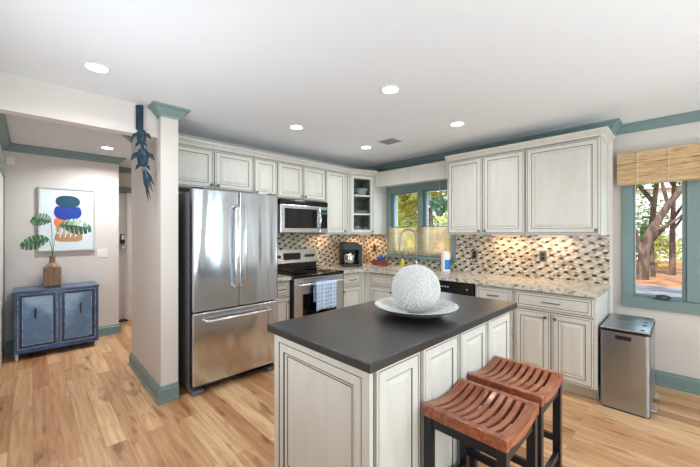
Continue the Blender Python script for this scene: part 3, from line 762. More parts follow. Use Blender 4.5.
# towel over the oven handle (world: handle at x=.70, z=.814; y -1.56..-1.23)
def towel():
    nu, nv = 34, 40; yl, yr = -1.562, -1.225; b = MB(); grid = []
    uvs = {}
    for i in range(nv+1):
        s = i/nv
        row = []
        for j in range(nu+1):
            u = j/nu; y = yl+(yr-yl)*u
            wave = .012*math.sin(u*PI*5.2+.6)+.006*math.sin(u*PI*11)
            L_f, L_b = .315-.02*u + (.012 if u > .55 else 0), .22
            tot = L_f+L_b+.05; d = s*tot
            if d < L_f: x, z = .718+wave*min(1, (L_f-d)/.12)*.9+.004, .815-(L_f-d)
            elif d < L_f+.05:
                a = (d-L_f)/.05*PI; x, z = .70+math.cos(a)*.018, .815+math.sin(a)*.018
            else: x, z = .682, .815-(d-L_f-.05)
            row.append(len(b.v)); b.v.append((x, y + (0.01*(.5-u) if d < L_f else 0), z)); uvs[row[-1]] = (y*1.0+wave, d)
        grid.append(row)
    for i in range(nv):
        for j in range(nu):
            b.f.append((grid[i][j], grid[i][j+1], grid[i+1][j+1], grid[i+1][j])); b.m.append(b.mi('towel'))
    o = b.build('dish_towel', smooth=True, solid=.004, uvf=lambda co, n: (co.y, co.z))
    return tag(o, 'pale blue checked dish towel hanging over the oven door handle', 'towel')
towel()

# ------------------------------------------------------------------ microwave
t = thing('microwave_oven', 'stainless over-the-range microwave with a black window', 'microwave', (0, -1.846, 0), R(90))
w = .724
MB().box(0, w, -.37, -.003, 1.40, 1.805, 'blackmat').build('body', t)
MB().box(.0, w, -.425, -.37, 1.745, 1.80, 'black').build('top_grille', t, bevel=.006)
MB().box(.03, w-.02, -.4275, -.42, 1.752, 1.79, 'black').build('vent_slot', t, bevel=.003)
d = MB().box(.0, .585, -.425, -.37, 1.405, 1.742, 'steel2').build('door', t, bevel=.008)
MB().box(.055, .54, -.4285, -.42, 1.46, 1.70, 'blackglass').build('door_window', d, bevel=.014)
b = MB(); b.tube([(.565, -.425, 1.44), (.565, -.455, 1.47), (.567, -.468, 1.57), (.565, -.455, 1.68), (.565, -.425, 1.71)], .011, 'chrome', seg=10); b.build('handle', d, smooth=True)
p = MB().box(.588, w, -.425, -.37, 1.405, 1.742, 'steel2').build('control_panel', t, bevel=.006)
MB().box(.60, w-.012, -.4275, -.42, 1.46, 1.70, 'black').build('keypad', p, bevel=.004)
MB().box(.61, w-.022, -.4285, -.427, 1.64, 1.68, 'dispgreen').build('display', p)

# ------------------------------------------------------------------ island
t = thing('kitchen_island', 'cream raised-panel kitchen island carrying the dark worktop', 'island', (2.5, -2.24, 0))
X0, X1, Y0, Y1 = 2.157-2.5, 2.820-2.5, -2.965+2.24, -1.475+2.24
MB().box(X0, X1, Y0, Y1, .10, .874, 'cab').build('body', t, bevel=.003)
MB().box(X0+.05, X1-.06, Y0+.04, Y1-.04, .001, .10, 'cab').build('toe_kick', t)
MB().panel(X0, X1+.021, .10, .874, Y0-.02, [(0, .02, 'cab'), (0, 0, 'cab'), (.042, 0, 'cab'), (.044, .003, 'glaze'), (.048, .003, 'glaze'), (.052, .0, 'cab'), (.085, 0, 'cab'), (.087, .004, 'glaze'), (.092, .005, 'glaze'), (.104, .011, 'cab'), (.105, .013, 'glaze'), (.110, .013, 'glaze'), (.112, .011, 'cab')], 'cab').build('end_panel', t)
yy = [-2.940, -2.640, -2.606, -2.272, -2.236, -1.912, -1.876, -1.520]
for i in range(4):
    a, c = yy[2*i]+2.24, yy[2*i+1]+2.24
    d = MB().panel(a, c, .115, .860, 0, RAISED(.058), 'cab').build('door', t, loc=(X1+.02, 0, 0), rz=R(90))
b = MB(); b.box(2.127, 2.872, -3.015, -1.475, .875, .915, 'island_top')
tag(b.build('island_worktop', bevel=.006, seg=3), 'dark charcoal stone worktop on the island', 'worktop')

# dish and sphere
DX, DY = 2.566, -2.269
b = MB(); Z = .9155
prof = [(.075, 0), (.085, 0), (.09, .006), (.16, .016), (.215, .040), (.242, .058), (.246, .060), (.243, .064), (.21, .050), (.15, .026), (.08, .014), (.01, .012)]
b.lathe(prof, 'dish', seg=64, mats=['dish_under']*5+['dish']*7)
tag(b.build('serving_dish', loc=(DX, DY, Z), smooth=True), 'wide shallow speckled grey dish on the island worktop', 'dish')
def spiky():
    b = MB(); r0 = .134; seg, rings = 48, 24
    prof = [(max(.001, r0*math.sin(PI*i/rings)), -r0*math.cos(PI*i/rings)) for i in range(rings+1)]
    b.lathe(prof, 'sphere', seg=seg)
    N = 1150; ga = PI*(3-math.sqrt(5))
    for i in range(N):
        z = max(-.999, min(.999, 1-2*(i+.5)/N+random.uniform(-.012, .012))); rr = math.sqrt(1-z*z); a = ga*i+random.uniform(-.03, .03)/max(rr, .2)
        n = Vector((rr*math.cos(a), rr*math.sin(a), z))
        u = n.orthogonal().normalized(); w = n.cross(u); k0 = len(b.v)
        for k in range(6):
            q_ = 2*PI*k/6; b.v.append(tuple(n*(r0-.001)+(u*math.cos(q_)+w*math.sin(q_))*.0066))
        for k in range(6):
            q_ = 2*PI*k/6; b.v.append(tuple(n*(r0+.0095)+(u*math.cos(q_)+w*math.sin(q_))*.0036))
        for k in range(6): b.f.append((k0+k, k0+(k+1) % 6, k0+6+(k+1) % 6, k0+6+k)); b.m.append(0)
        b.f.append(tuple(k0+6+k for k in range(6))); b.m.append(0)
    return b.build('decorative_sphere', loc=(DX, DY, Z+.012+.1425), smooth=True)
tag(spiky(), 'large white ball with a knobbly surface resting in the dish', 'ornament')

# ------------------------------------------------------------------ stools
def make_stool(label, loc):
    t = thing('bar_stool', label, 'stool', loc, 0, None)
    hx, hy, H = .186, .195, .622
    def zc(y): return H-.001-.026*(max(0, 1-(y/(hy-.034))**2))
    def curved(x0, x1, y0, y1, th, mt):
        b = MB(); n = 14
        for i in range(n+1):
            y = y0+(y1-y0)*i/n; z = zc(y)
            b.v += [(x0, y, z-th), (x1, y, z-th), (x1, y, z), (x0, y, z)]
        for i in range(n):
            for k in range(4):
                k2 = (k+1) % 4; b.f.append((4*i+k, 4*i+4+k, 4*i+4+k2, 4*i+k2)); b.m.append(b.mi(mt))
        b.f.append((0, 1, 2, 3)); b.m.append(0); b.f.append((4*n+3, 4*n+2, 4*n+1, 4*n)); b.m.append(0)
        return b
    for (y0_, y1_) in ((-hy, -hy+.034), (hy-.034, hy)): MB().box(-hx, hx, y0_, y1_, H-.050, H, 'wood_stool').build('seat_rail', t, bevel=.005)
    for (a, c) in ((-hx, -hx+.046), (hx-.046, hx)): curved(a, c, -hy+.033, hy-.033, .040, 'wood_stool').build('side_board', t, bevel=.003)
    n = 7; g = .0135; span = 2*(hx-.046); sw = (span-(n+1)*g)/n
    for i in range(n):
        a = -hx+.046+g+i*(sw+g); curved(a, a+sw, -hy+.033, hy-.033, .018, 'wood_stool').build('seat_slat', t, bevel=.003)
    L_ = .038
    for sx in (-1, 1):
        for sy in (-1, 1):
            x, y = sx*(hx-.024), sy*(hy-.024)
            MB().box(x-L_/2, x+L_/2, y-L_/2, y+L_/2, 0, H-.051, 'navy').build('leg', t, bevel=.003)
    xi, yi = hx-.024, hy-.024
    for sy in (-1, 1): MB().box(-xi+.019, xi-.019, sy*yi-.010, sy*yi+.010, H-.095, H-.051, 'navy').build('apron', t)
    for sx in (-1, 1): MB().box(sx*xi-.010, sx*xi+.010, -yi+.019, yi-.019, H-.11, H-.066, 'navy').build('apron', t)
    for sy in (-1, 1): MB().box(-xi+.019, xi-.019, sy*yi-.011, sy*yi+.011, .24, .275, 'navy').build('stretcher', t, bevel=.002)
    for sx in (-1, 1): MB().box(sx*xi-.011, sx*xi+.011, -yi+.019, yi-.019, .16, .195, 'navy').build('stretcher', t, bevel=.002)
    return t
st = make_stool('slatted cherry-wood bar stool with dark legs, the one nearest the camera', (3.037, -2.445, 0))
st['group'] = 'bar stools at the island'
s2 = copy_tree(st); s2.location = (3.03, -1.985, 0); s2['label'] = 'slatted cherry-wood bar stool with dark legs, standing behind the nearer one'

# ------------------------------------------------------------------ bin
t = thing('trash_bin', 'stainless two-lid pedal bin beside the end cabinet below the window', 'bin', (3.358, -.285, 0)); t.scale = (1, 1, 1.03)
def rbox(x, y, z0, z1, r, m, seg=5):
    pts = []
    for cx_, cy_, a0 in ((x-r, y-r, 0), (-x+r, y-r, 90), (-x+r, -y+r, 180), (x-r, -y+r, 270)):
        for k in range(seg+1):
            a = R(a0+90*k/seg); pts.append((cx_+r*math.cos(a), cy_+r*math.sin(a)))
    return MB().prism(pts, z0, z1, m)
bx, by = .152, .31
rbox(bx, by, .012, .600, .035, 'steelbin').build('body', t, smooth=True)
rbox(bx-.006, by-.006, 0, .012, .035, 'bin_black').build('base', t, smooth=True)
rbox(bx+.002, by+.002, .600, .612, .036, 'bin_black').build('rim', t, smooth=True)
for (a, c) in ((-by, -.002), (.002, by)):
    l = MB().box(-bx+.003, bx-.003, a+.003, c-.001, .613, .630, 'steelbin').build('lid', t, bevel=.008, seg=3)
    m_ = (a+c)/2
    for yy_ in (a+.06, c-.06): MB().box(bx-.06, bx-.035, yy_-.012, yy_+.012, .6305, .634, 'bin_black').build('hinge', l, bevel=.002)
MB().box(-.055, .045, -by-.002, -by+.01, .545, .578, 'bin_black').build('carry_grip', t, bevel=.004)
for yy_ in (-.20, .08):
    MB().box(bx-.01, bx+.035, yy_-.06, yy_+.06, .045, .06, 'chrome').build('pedal', t, bevel=.005)

# ------------------------------------------------------------------ window dressings
t = thing('bamboo_shade', 'folded woven bamboo roman shade across the top of the right window', 'window shade', (3.74, YW, 1.857))
b = MB(); n = 5
MB().box(-.50, .52, -.10, -.024, .27, .306, 'bamboo').build('headrail_valance', t)
prof = [(-.085, .0), (-.105, .012), (-.112, .04), (-.100, .07), (-.095, .10), (-.102, .104), (-.108, .14), (-.094, .17), (-.088, .20), (-.104, .206), (-.104, .306), (-.098, .306), (-.098, .21), (-.075, .2), (-.07, .0)]
b = MB(); k = len(prof)
b.v += [(-.505, p[0], p[1]) for p in prof]+[(.525, p[0], p[1]) for p in prof]
for i in range(k): b.f.append((i, (i+1) % k, k+(i+1) % k, k+i)); b.m.append(b.mi('bamboo'))
b.f.append(tuple(range(k))[::-1]); b.m.append(0); b.f.append(tuple(range(k, 2*k))); b.m.append(0)
b.build('fabric_folds', t)
for x in (-.36, -.15, .05, .25, .44): MB().box(x, x+.004, -.113, -.104, .0, .30, 'rope').build('stitch_cord', t)

# cafe curtain
t = thing('cafe_curtain', 'sheer tan cafe curtain over the lower half of the sink window', 'curtain', (0, 0, 0))
b = MB(); nu, nv = 120, 6; g = []
for i in range(nv+1):
    row = []
    for j in range(nu+1):
        u = j/nu; x = .57+u*1.04; row.append(len(b.v)); b.v.append((x, -.045+.007*math.sin(u*58)+.003*math.sin(u*121+i*.3), 1.09+(1.485-1.09)*i/nv))
    g.append(row)
for i in range(nv):
    for j in range(nu): b.f.append((g[i][j], g[i][j+1], g[i+1][j+1], g[i+1][j])); b.m.append(b.mi('sheer'))
b.build('cloth', t, smooth=True)
MB().tube([(.53, -.045, 1.488), (1.64, -.045, 1.488)], .006, 'chrome', seg=8).build('rod', t, smooth=True)

# hanging planter
t = thing('hanging_planter', 'small blue-grey planter with leaves and pale flowers hanging in the sink window', 'plant', (1.50, -.16, 1.62)); t.scale = (.85, .85, .95)
b = MB(); b.lathe([(.035, 0), (.05, .01), (.068, .09), (.07, .10), (.062, .10), (.06, .085), (.01, .08)], 'potted', seg=20); b.build('pot', t, smooth=True)
for k in range(3):
    a = k*2*PI/3+.3; MB().tube([(.068*math.cos(a), .068*math.sin(a), .095), (.0, 0, .36)], .002, 'rope', seg=5).build('cord', t)
MB().tube([(0, 0, .36), (0, 0, .62)], .003, 'rope', seg=5).build('cord', t)
def leafcloud(n, rad, size, mt, sq=(1, 1, 1), off=(0, 0, 0), b=None):
    b = b or MB()
    for i in range(n):
        d_ = Vector((random.gauss(0, 1), random.gauss(0, 1), random.gauss(0, 1))).normalized()*(random.random()**.45)*rad
        c = Vector((d_.x*sq[0], d_.y*sq[1], d_.z*sq[2]))+Vector(off)
        u = Vector((random.gauss(0, 1), random.gauss(0, 1), random.gauss(0, .6))).normalized(); w = u.orthogonal().normalized()
        s = size*random.uniform(.6, 1.3)
        b.quad([c-u*s, c-w*s*.5, c+u*s, c+w*s*.5], mt)
    return b
leafcloud(230, .15, .040, 'leaflight', (1, 1, .7), (0, 0, .16)).build('leaves', t)
leafcloud(50, .15, .028, 'petal', (1, 1, .6), (-.03, 0, .18)).build('flowers', t)['kind'] = 'stuff'

# ------------------------------------------------------------------ counter things
t = thing('kitchen_faucet', 'tall chrome gooseneck faucet at the sink in front of the window', 'faucet', (1.09, -.075, .9155))
pts = [(0, 0, 0), (0, 0, .40)]
ux, uy, rr = -.5, -.87, .118
for k in range(1, 12):
    a = PI*k/12; d_ = rr-rr*math.cos(a); pts.append((ux*d_, uy*d_, .42+rr*math.sin(a)))
pts += [(ux*2*rr, uy*2*rr, .40), (ux*2*rr, uy*2*rr, .32)]
MB().tube(pts, .0105, 'faucet', seg=12).build('spout', t, smooth=True)
MB().tube([(ux*2*rr, uy*2*rr, .33), (ux*2*rr, uy*2*rr, .24)], .016, 'faucet', seg=12, taper=.02).build('spray_head', t, smooth=True)
MB().lathe([(.028, 0), (.028, .01), (.02, .02), (.017, .10), (.004, .101)], 'chrome', seg=20).build('base', t, smooth=True)
MB().tube([(.015, 0, .07), (.07, -.01, .09)], .007, 'chrome', seg=8).build('lever', t, smooth=True)

t = thing('coffee_maker', 'black drip coffee maker with a steel carafe in the counter corner', 'coffee maker', (.24, -.56, .9155), R(58)); t.scale = (1.12, 1.12, 1.08)
MB().box(-.11, .11, -.13, .12, 0, .035, 'blackcoffee').build('base', t, bevel=.008)
MB().box(-.11, .11, .03, .12, .035, .30, 'blackcoffee').build('water_tank', t, bevel=.01)
MB().box(-.112, .112, -.12, .12, .215, .325, 'blackcoffee').build('brew_head', t, bevel=.015, seg=3)
c_ = MB(); c_.lathe([(.06, 0), (.068, .01), (.07, .11), (.05, .15), (.04, .155), (.005, .156)], 'steel2', cx=0, cy=-.045, seg=24); c_.xf(Matrix.Translation((0, 0, .037))); cf = c_.build('carafe', t, smooth=True)
MB().tube([(.05, -.085, .17), (.10, -.12, .165), (.105, -.125, .08), (.06, -.09, .07)], .008, 'blackmat', seg=8).build('carafe_handle', cf, smooth=True)
MB().box(.112, .165, -.08, .10, 0, .30, 'blackcoffee').build('side_reservoir', t, bevel=.012)

t = thing('caddy_box', 'low red-brown wooden box on the counter corner beside the sink', 'box', (.47, -.13, .9155))
b = MB(); b.box(-.11, .11, -.06, -.05, 0, .075, 'box_wood').box(-.11, .11, .05, .06, 0, .075, 'box_wood').box(-.11, -.10, -.05, .05, 0, .075, 'box_wood').box(.10, .11, -.05, .05, 0, .075, 'box_wood').box(-.10, .10, -.05, .05, 0, .01, 'box_wood')
b.build('box', t, bevel=.002)
bpy.data.objects.remove(t.children[0], do_unlink=True) if False else None
def crumple(nm, label, cat, loc, sx, sy, sz, mt, seed):
    rnd = random.Random(seed); b = MB(); n = 12; ring = 8
    prof = []
    for i in range(ring+1):
        for k in range(n):
            a = 2*PI*k/n; ph = PI*i/ring; r_ = 1+.22*math.sin(3*a+seed+i)+.1*rnd.uniform(-1, 1)
            b.v.append((sx*r_*math.sin(ph)*math.cos(a), sy*r_*math.sin(ph)*math.sin(a), sz*(1-math.cos(ph))*.5*(1+.1*rnd.uniform(-1, 1))))
    for i in range(ring):
        for k in range(n): b.f.append((i*n+k, i*n+(k+1) % n, (i+1)*n+(k+1) % n, (i+1)*n+k)); b.m.append(b.mi(mt))
    return tag(b.build(nm, loc=loc, smooth=True, subsurf=1, sharp=R(180)), label, cat)
crumple('dishcloth', 'crumpled royal blue cloth in the red-brown wooden box', 'cloth', (.50, -.13, .935), .075, .038, .13, 'blue', 3)
crumple('dishcloth', 'light blue cloth lying on the granite left of the sink', 'cloth', (.60, -.42, .9155), .075, .05, .018, 'ltblue', 8)
t = thing('soap_bottle', 'small yellow dish soap bottle behind the sink', 'bottle', (.86, -.075, .9155))
MB().lathe([(.026, 0), (.030, .005), (.030, .09), (.012, .115), (.012, .125), (.002, .126)], 'yellow', seg=18).build('bottle', t, smooth=True)
MB().lathe([(.013, .126), (.013, .145), (.005, .15), (.004, .17), (.001, .171)], 'blue', seg=12).build('cap', t, smooth=True)
t = thing('wipes_canister', 'tall white canister with a blue label right of the sink', 'canister', (1.57, -.125, .9155)); t.scale = (1.12, 1.12, 1.1)
MB().lathe([(.046, 0), (.050, .004), (.050, .20), (.047, .205), (.002, .206)], 'white', seg=28).build('canister', t, smooth=True)
b = MB()
for k in range(12):
    a0, a1 = R(-75+k*10), R(-75+(k+1)*10); r_ = .0508
    b.quad([(r_*math.cos(a0), r_*math.sin(a0), .025), (r_*math.cos(a1), r_*math.sin(a1), .025), (r_*math.cos(a1), r_*math.sin(a1), .135), (r_*math.cos(a0), r_*math.sin(a0), .135)], 'label_blue')
b.build('label_band', t)
MB().lathe([(.049, .2061), (.049, .222), (.03, .235), (.002, .236)], 'white', seg=28).build('lid', t, smooth=True)

# outlets
def outlet(label, loc, rz=0):
    t = thing('wall_outlet', label, 'outlet', loc, rz)
    MB().box(-.036, .036, -.006, 0, -.058, .058, 'outlet').build('cover_plate', t, bevel=.002)
    for z in (-.022, .022): MB().box(-.019, .019, -.008, -.006, z-.019, z+.019, 'black').build('socket', t, bevel=.001)
outlet('dark outlet on the mosaic tile nearer the sink window', (1.892, -.0105, 1.135))
outlet('dark outlet on the mosaic tile under the wide wall cabinet', (2.64, -.0105, 1.155))
outlet('dark outlet on the mosaic tile above the wooden box in the corner', (.27, -.0105, 1.16))

# under cabinet lamps
def undercab(label, loc, rz, w, e):
    t = thing('under_cabinet_light', label, 'lamp', loc, rz)
    MB().box(-w/2, w/2, -.02, .02, -.012, -.0005, 'white').build('housing', t)
    MB().box(-w/2+.01, w/2-.01, -.014, .014, -.014, -.0125, 'warmlens').build('lens', t)
    l = light('under_cabinet_glow', 'AREA', (0, 0, -.02), (0, 0, 0), e*.75, (1.0, .66, .38), shape='RECTANGLE', size=w, size_y=.03); l.parent = t
undercab('slim warm lamp under the double-door wall cabinet by the sink window', (2.30, -.12, UB), 0, .30, 4.2)
undercab('slim warm lamp under the wide single-door wall cabinet', (2.75, -.12, UB), 0, .25, 3.0)
undercab('slim warm lamp under the corner wall cabinet', (.24, -.20, UB), 0, .2, 5.0)
undercab('slim warm lamp under the tall wall cabinet above the coffee maker', (.12, -.93, UB), R(90), .2, 2.0)

# ------------------------------------------------------------------ ceiling lights
def can(label, x, y, e=7.5, z=ZC, big=1.0):
    t = thing('ceiling_light', label, 'ceiling light', (x, y, z), 0, None)
    MB().lathe([(.052, -.001), (.074, -.001), (.074, -.004), (.060, -.008), (.052, -.004)], 'white', seg=32).build('trim_ring', t, smooth=True)
    MB().lathe([(.056, -.006), (.056, -.003), (.001, -.003)], 'lens', seg=32).build('lens', t)
    l = light('ceiling_light_beam', 'AREA', (0, 0, -.014), (0, 0, 0), e, (.95, .97, 1.0), shape='DISK', size=.11); l.parent = t
    l.data.spread = R(150)
    return t
can('recessed ceiling light nearest the hall beam on the left', 1.096, -3.62)
can('recessed ceiling light in front of the refrigerator', 1.016, -2.04, 9)
can('recessed ceiling light above the island', 2.19, -2.04)
can('recessed ceiling light beside the square ceiling vent', .985, -.99)
can('recessed ceiling light in front of the double-door wall cabinet', 2.17, -.99)
can('recessed ceiling light in the hall near the front door', -1.25, -3.25, 32)
can('added unseen ceiling light in the foyer to brighten the hall', -1.6, -2.2, 14)  # extra lamp out of view, added to lift the hall's brightness
for (x, y) in ((3.9, -1.6), (5.4, -1.0), (5.4, -3.0), (6.7, -2.0)): can('added unseen ceiling light over the living side of the room', x, y)['group'] = 'added unseen lights over the living side'  # lamps outside the frame, added only for the light they give
t = thing('ceiling_vent', 'small grey louvred ceiling vent near the back wall', 'vent', (1.35, -.98, ZC))
MB().box(-.11, .11, -.09, .09, -.008, -.001, 'vent').build('frame', t, bevel=.003)
MB().box(-.09, .09, -.07, .07, -.010, -.008, 'ventdark').build('opening', t)
for i in range(6): MB().box(-.09, .09, -.062+i*.024, -.056+i*.024, -.014, -.0101, 'vent').build('louvre', t)

# ------------------------------------------------------------------ hall: console, vase, print
t = thing('console_cabinet', 'blue two-door console cabinet against the hall wall', 'cabinet', (XA+.02, -4.066, 0), R(90))
w, D_, H = .755, .435, .760
MB().box(0, w, -D_, -.002, H-.028, H, 'console').build('top', t, bevel=.004)
MB().box(.01, w-.01, -D_+.015, -.004, .075, H-.028, 'console_dark').build('body', t)
b = MB(); b.box(.008, .034, -D_+.004, -.01, .07, H-.029, 'console').box(w-.034, w-.008, -D_+.004, -.01, .07, H-.029, 'console').box(.034, w-.034, -D_+.004, -.01, .07, .112, 'console_edge').box(w/2-.012, w/2+.012, -D_+.004, -.012, .112, H-.029, 'console'); b.build('face_frame', t, bevel=.003)
for i, (a, c) in enumerate(((.038, w/2-.014), (w/2+.014, w-.038))):
    d = MB().panel(a, c, .118, H-.034, -D_+.0, [(0, .015, 'console'), (0, 0, 'console_worn'), (.005, 0, 'console_worn'), (.006, .001, 'console'), (.016, .001, 'console'), (.017, .004, 'console_dark'), (.036, .004, 'console_dark'), (.037, 0, 'console_worn'), (.042, 0, 'console_worn'), (.044, .001, 'console_panel')], 'console_panel').build('door', t)
    m_ = (a+c)/2+(-.02 if i == 0 else .02)
    h = MB(); h.box(m_-.008, m_+.008, -D_-.006, -D_+.001, .44, .565, 'brass'); h.tube([(m_, -D_-.004, .545), (m_, -D_-.022, .54), (m_, -D_-.024, .50), (m_, -D_-.022, .46), (m_, -D_-.004, .455)], .006, 'brass', seg=8); h.build('handle', d)
for x in (.02, w-.045):
    for y in (-D_+.01, -.035): MB().box(x, x+.025, y, y+.025, 0, .072, 'silver').build('leg', t, bevel=.002)

VX, VY = -1.60, -3.738
t = thing('vase', 'square-shouldered brown ribbed vase on the blue console cabinet', 'vase', (VX, VY, .7605))
b = MB(); b.box(-.06, .06, -.082, .082, 0, .245, 'vase'); b.build('body', t, bevel=.018, seg=3)
b = MB(); b.lathe([(.075, .240), (.06, .262), (.030, .285), (.026, .34), (.032, .36), (.028, .362), (.022, .34), (.005, .30)], 'vase', seg=24); b.build('neck', t, smooth=True)
t = thing('leaf_stems', 'three split green leaves on stems standing in the brown vase', 'leaves', (VX, VY, 1.12))
def bigleaf(c, d, up, ln_, wd, par):
    b = MB(); d = Vector(d).normalized(); s = d.cross(Vector(up)).normalized(); n_ = s.cross(d)
    N = 7; c = Vector(c)
    for i in range(N):
        for sg in (-1, 1):
            t0, t1 = i/N, (i+.72)/N
            def wv(t_): return wd*math.sin(PI*min(1, t_*.93+.05))**.7
            p = lambda t_, ww: c+d*ln_*t_+s*sg*ww+n_*(-.35*ww*ww/wd)-Vector((0, 0, .06*t_*t_))
            b.quad([p(t0, 0), p((i+1)/N, 0), p(t1+.05, wv(t1)), p(t0+.05, wv(t0))], 'leaf')
    return b
mid = [((0, -.16, .36), (0, -.55, -.02)), ]
specs = [((.03, -.01, .42), (.05, -.9, .42), .19, .085), ((.05, -.03, .21), (.1, -1, -.08), .24, .085), ((.06, .06, .38), (.1, 1, .05), .30, .10)]
for (c, d_, l_, w_) in specs:
    bigleaf(c, d_, (1, 0, .25), l_, w_, t).build('leaf', t, solid=.0015)
    MB().tube([(0, 0, -.08), (c[0]*.5, c[1]*.25, c[2]*.5), c], .003, 'leaf', seg=6).build('stem', t)

t = thing('framed_print', 'framed print of stacked blue and orange stones on the hall wall', 'picture', (XA, -3.582, 1.18), R(90))
w, H = .275, .79
b = MB(); b.box(-w, w, -.036, -.0, 0, .014, 'silver').box(-w, w, -.036, 0, H-.014, H, 'silver').box(-w, -w+.014, -.036, 0, .014, H-.014, 'silver').box(w-.014, w, -.036, 0, .014, H-.014, 'silver'); b.build('frame', t)
pr = MB().box(-w+.014, w-.014, -.024, -.001, .014, H-.014, 'canvas').build('print', t)
def blob(pts, m_, yy_, nm='painted_shape'):
    b = MB(); k = len(pts); b.v += [(p[0], yy_, p[1]) for p in pts]+[(p[0], yy_+.0008, p[1]) for p in pts]
    b.f.append(tuple(range(k))); b.m.append(b.mi(m_))
    for i in range(k): b.f.append((i, k+i, k+(i+1) % k, (i+1) % k)); b.m.append(0)
    return b.build(nm, pr)
def sup(cx_, cz_, a, c, p=2.6, fl=None, k=36):
    o = []
    for i in range(k):
        th = 2*PI*i/k; x = math.copysign(abs(math.cos(th))**(2/p), math.cos(th))*a; z = math.copysign(abs(math.sin(th))**(2/p), math.sin(th))*c
        if fl is not None: z = min(z, fl) if fl >= 0 else max(z, fl)
        o.append((cx_+x, cz_+z))
    return o
blob(sup(.01, .165, .135, .055, 3.5), 'tan', -.0245)
blob(sup(.01, .29, .13, .085, 2.4), 'greige', -.0252)
blob(sup(-.07, .36, .065, .07, 2.2), 'orange', -.026)
blob(sup(.0, .49, .135, .105, 2.3, fl=.07), 'blue_stone', -.027)
blob(sup(.0, .625, .12, .075, 2.4), 'teal_stone', -.028)
for i in range(4):
    x = -.085+i*.05; blob([(x, .17), (x+.012, .17), (x+.055, .35), (x+.04, .35)], 'canvas', -.0268)
t = thing('light_switch_plate', 'white double light switch plate right of the framed print', 'switch', (XA, -3.225, 1.13), R(90))
MB().box(-.055, .055, -.006, 0, -.058, .058, 'white').build('plate', t, bevel=.002)
for x in (-.023, .023): MB().box(x-.006, x+.006, -.014, -.006, -.012, .012, 'white').build('toggle', t)
tag(MB().box(XA+.001, XA+.035, -4.13, -4.06, 2.20, 2.29, 'white').build('door_chime', bevel=.006), 'small white box high on the hall wall by the left corner', 'chime')

# hanging turtles
t = thing('turtle_wall_hanging', 'string of blue metal sea turtles hanging beside the column', 'wall hanging', (.625, -3.27, 1.66))
def turtle(cx_, cy_, cz_, s, nm):
    b = MB(); pts = [(0, .09), (.035, .07), (.05, .02), (.042, -.05), (0, -.085), (-.042, -.05), (-.05, .02), (-.035, .07)]
    rows = [(1.0, 0), (.8, .014), (.4, .022)]
    k = len(pts)
    for sc_, h in rows: b.v += [(p[0]*sc_, -h, p[1]*sc_) for p in pts]
    for r_ in range(2):
        for i in range(k): b.f.append((r_*k+i, r_*k+(i+1) % k, (r_+1)*k+(i+1) % k, (r_+1)*k+i)); b.m.append(b.mi('turtle'))
    b.f.append(tuple(2*k+i for i in range(k))); b.m.append(0); b.f.append(tuple(range(k))[::-1]); b.m.append(0)
    for sg in (-1, 1):
        b.prism([(0, 0)]*0 or [(sg*.04, .0), (sg*.09, .004), (sg*.10, .008), (sg*.05, .008)], 0, .001, 'turtle')
        for (p0, p1, p2, p3) in (((.04, .05), (.085, .03), (.10, -.03), (.05, .01)), ((.03, -.05), (.055, -.07), (.06, -.11), (.02, -.075))):
            q4 = [(sg*p[0], -.004, p[1]) for p in (p0, p1, p2, p3)]; q5 = [(x, .0, z) for x, y, z in q4]
            b.quad(q4, 'turtle').quad(q5[::-1], 'turtle')
            for i in range(4): b.quad([q4[i], q5[i], q5[(i+1) % 4], q4[(i+1) % 4]], 'turtle')
    b.tube([(0, -.006, .085), (0, -.012, .11), (0, -.008, .125)], .014, 'turtle', seg=8, taper=.008)
    b.v = [(x*s, y*s, z*s) for x, y, z in b.v]
    return b.build(nm, t, loc=(cx_, cy_, cz_), rz=R(50))
MB().box(-.028, .028, -.006, .006, -.10, .10, 'turtle').build('top_plaque', t, loc=(0, -.022, .675), rz=R(50), bevel=.004)
turtle(0, -.01, .52, .78, 'turtle'); turtle(0, .0, .355, .95, 'turtle')
MB().tube([(.0, -.02, .60), (0, -.005, .45), (0, .01, .30), (0, .03, .22)], .003, 'turtle', seg=6).build('cord', t)
rv = Vector((.697, .717, 0))
for k, (a0_, a1_, z0_, z1_) in enumerate(((-.02, .015, .27, .10), (-.005, .05, .27, .02), (.01, .07, .27, .07), (.02, .085, .25, .13), (.0, .035, .24, .0))):
    q0, q1 = rv*a0_+Vector((0, .01, z0_)), rv*a1_+Vector((0, .01, z1_))
    MB().tube([q0, q0.lerp(q1, .4)+rv*.006, q0.lerp(q1, .7)-rv*.004, q1], .006, 'turtle', seg=8, taper=[.003, .009, .007, .002]).build('tassel', t, smooth=True)

# ------------------------------------------------------------------ outdoors
GZ = -.5
og = MB().quad([(-40, .6, GZ), (40, .6, GZ), (40, 60, GZ), (-40, 60, GZ)], 'ground'); struct(og, 'ground')
rd = MB().quad([(-30, 7.2, GZ+.01), (30, 7.2, GZ+.01), (30, 12.2, GZ+.01), (-30, 12.2, GZ+.01)], 'road'); struct(rd, 'ground_road')
def tree(name, label, x, y, pts, r0, fol, crown_specs, group=None):
    t = thing(name, label, 'tree', (x, y, GZ), 0, group)
    b = MB(); n = len(pts)
    b.tube(pts, r0, 'bark', seg=12, taper=r0*.4)
    b.build('trunk', t, smooth=True)
    tip = Vector(pts[-1])
    for (i0, d_, l_, r_) in crown_specs.get('br', []):
        p = Vector(pts[i0]); d_ = Vector(d_).normalized()
        MB().tube([p, p+d_*l_*.5+Vector((0, 0, .1)), p+d_*l_+Vector((0, 0, .5))], r_, 'bark', seg=8, taper=r_*.3).build('branch', t, smooth=True)
    b = MB()
    for (ox, oy, oz, rad, n_) in crown_specs['cl']: leafcloud(n_, rad, .13, fol, (1, 1, .7), (ox, oy, oz), b)
    b.build('foliage', t)
    return t
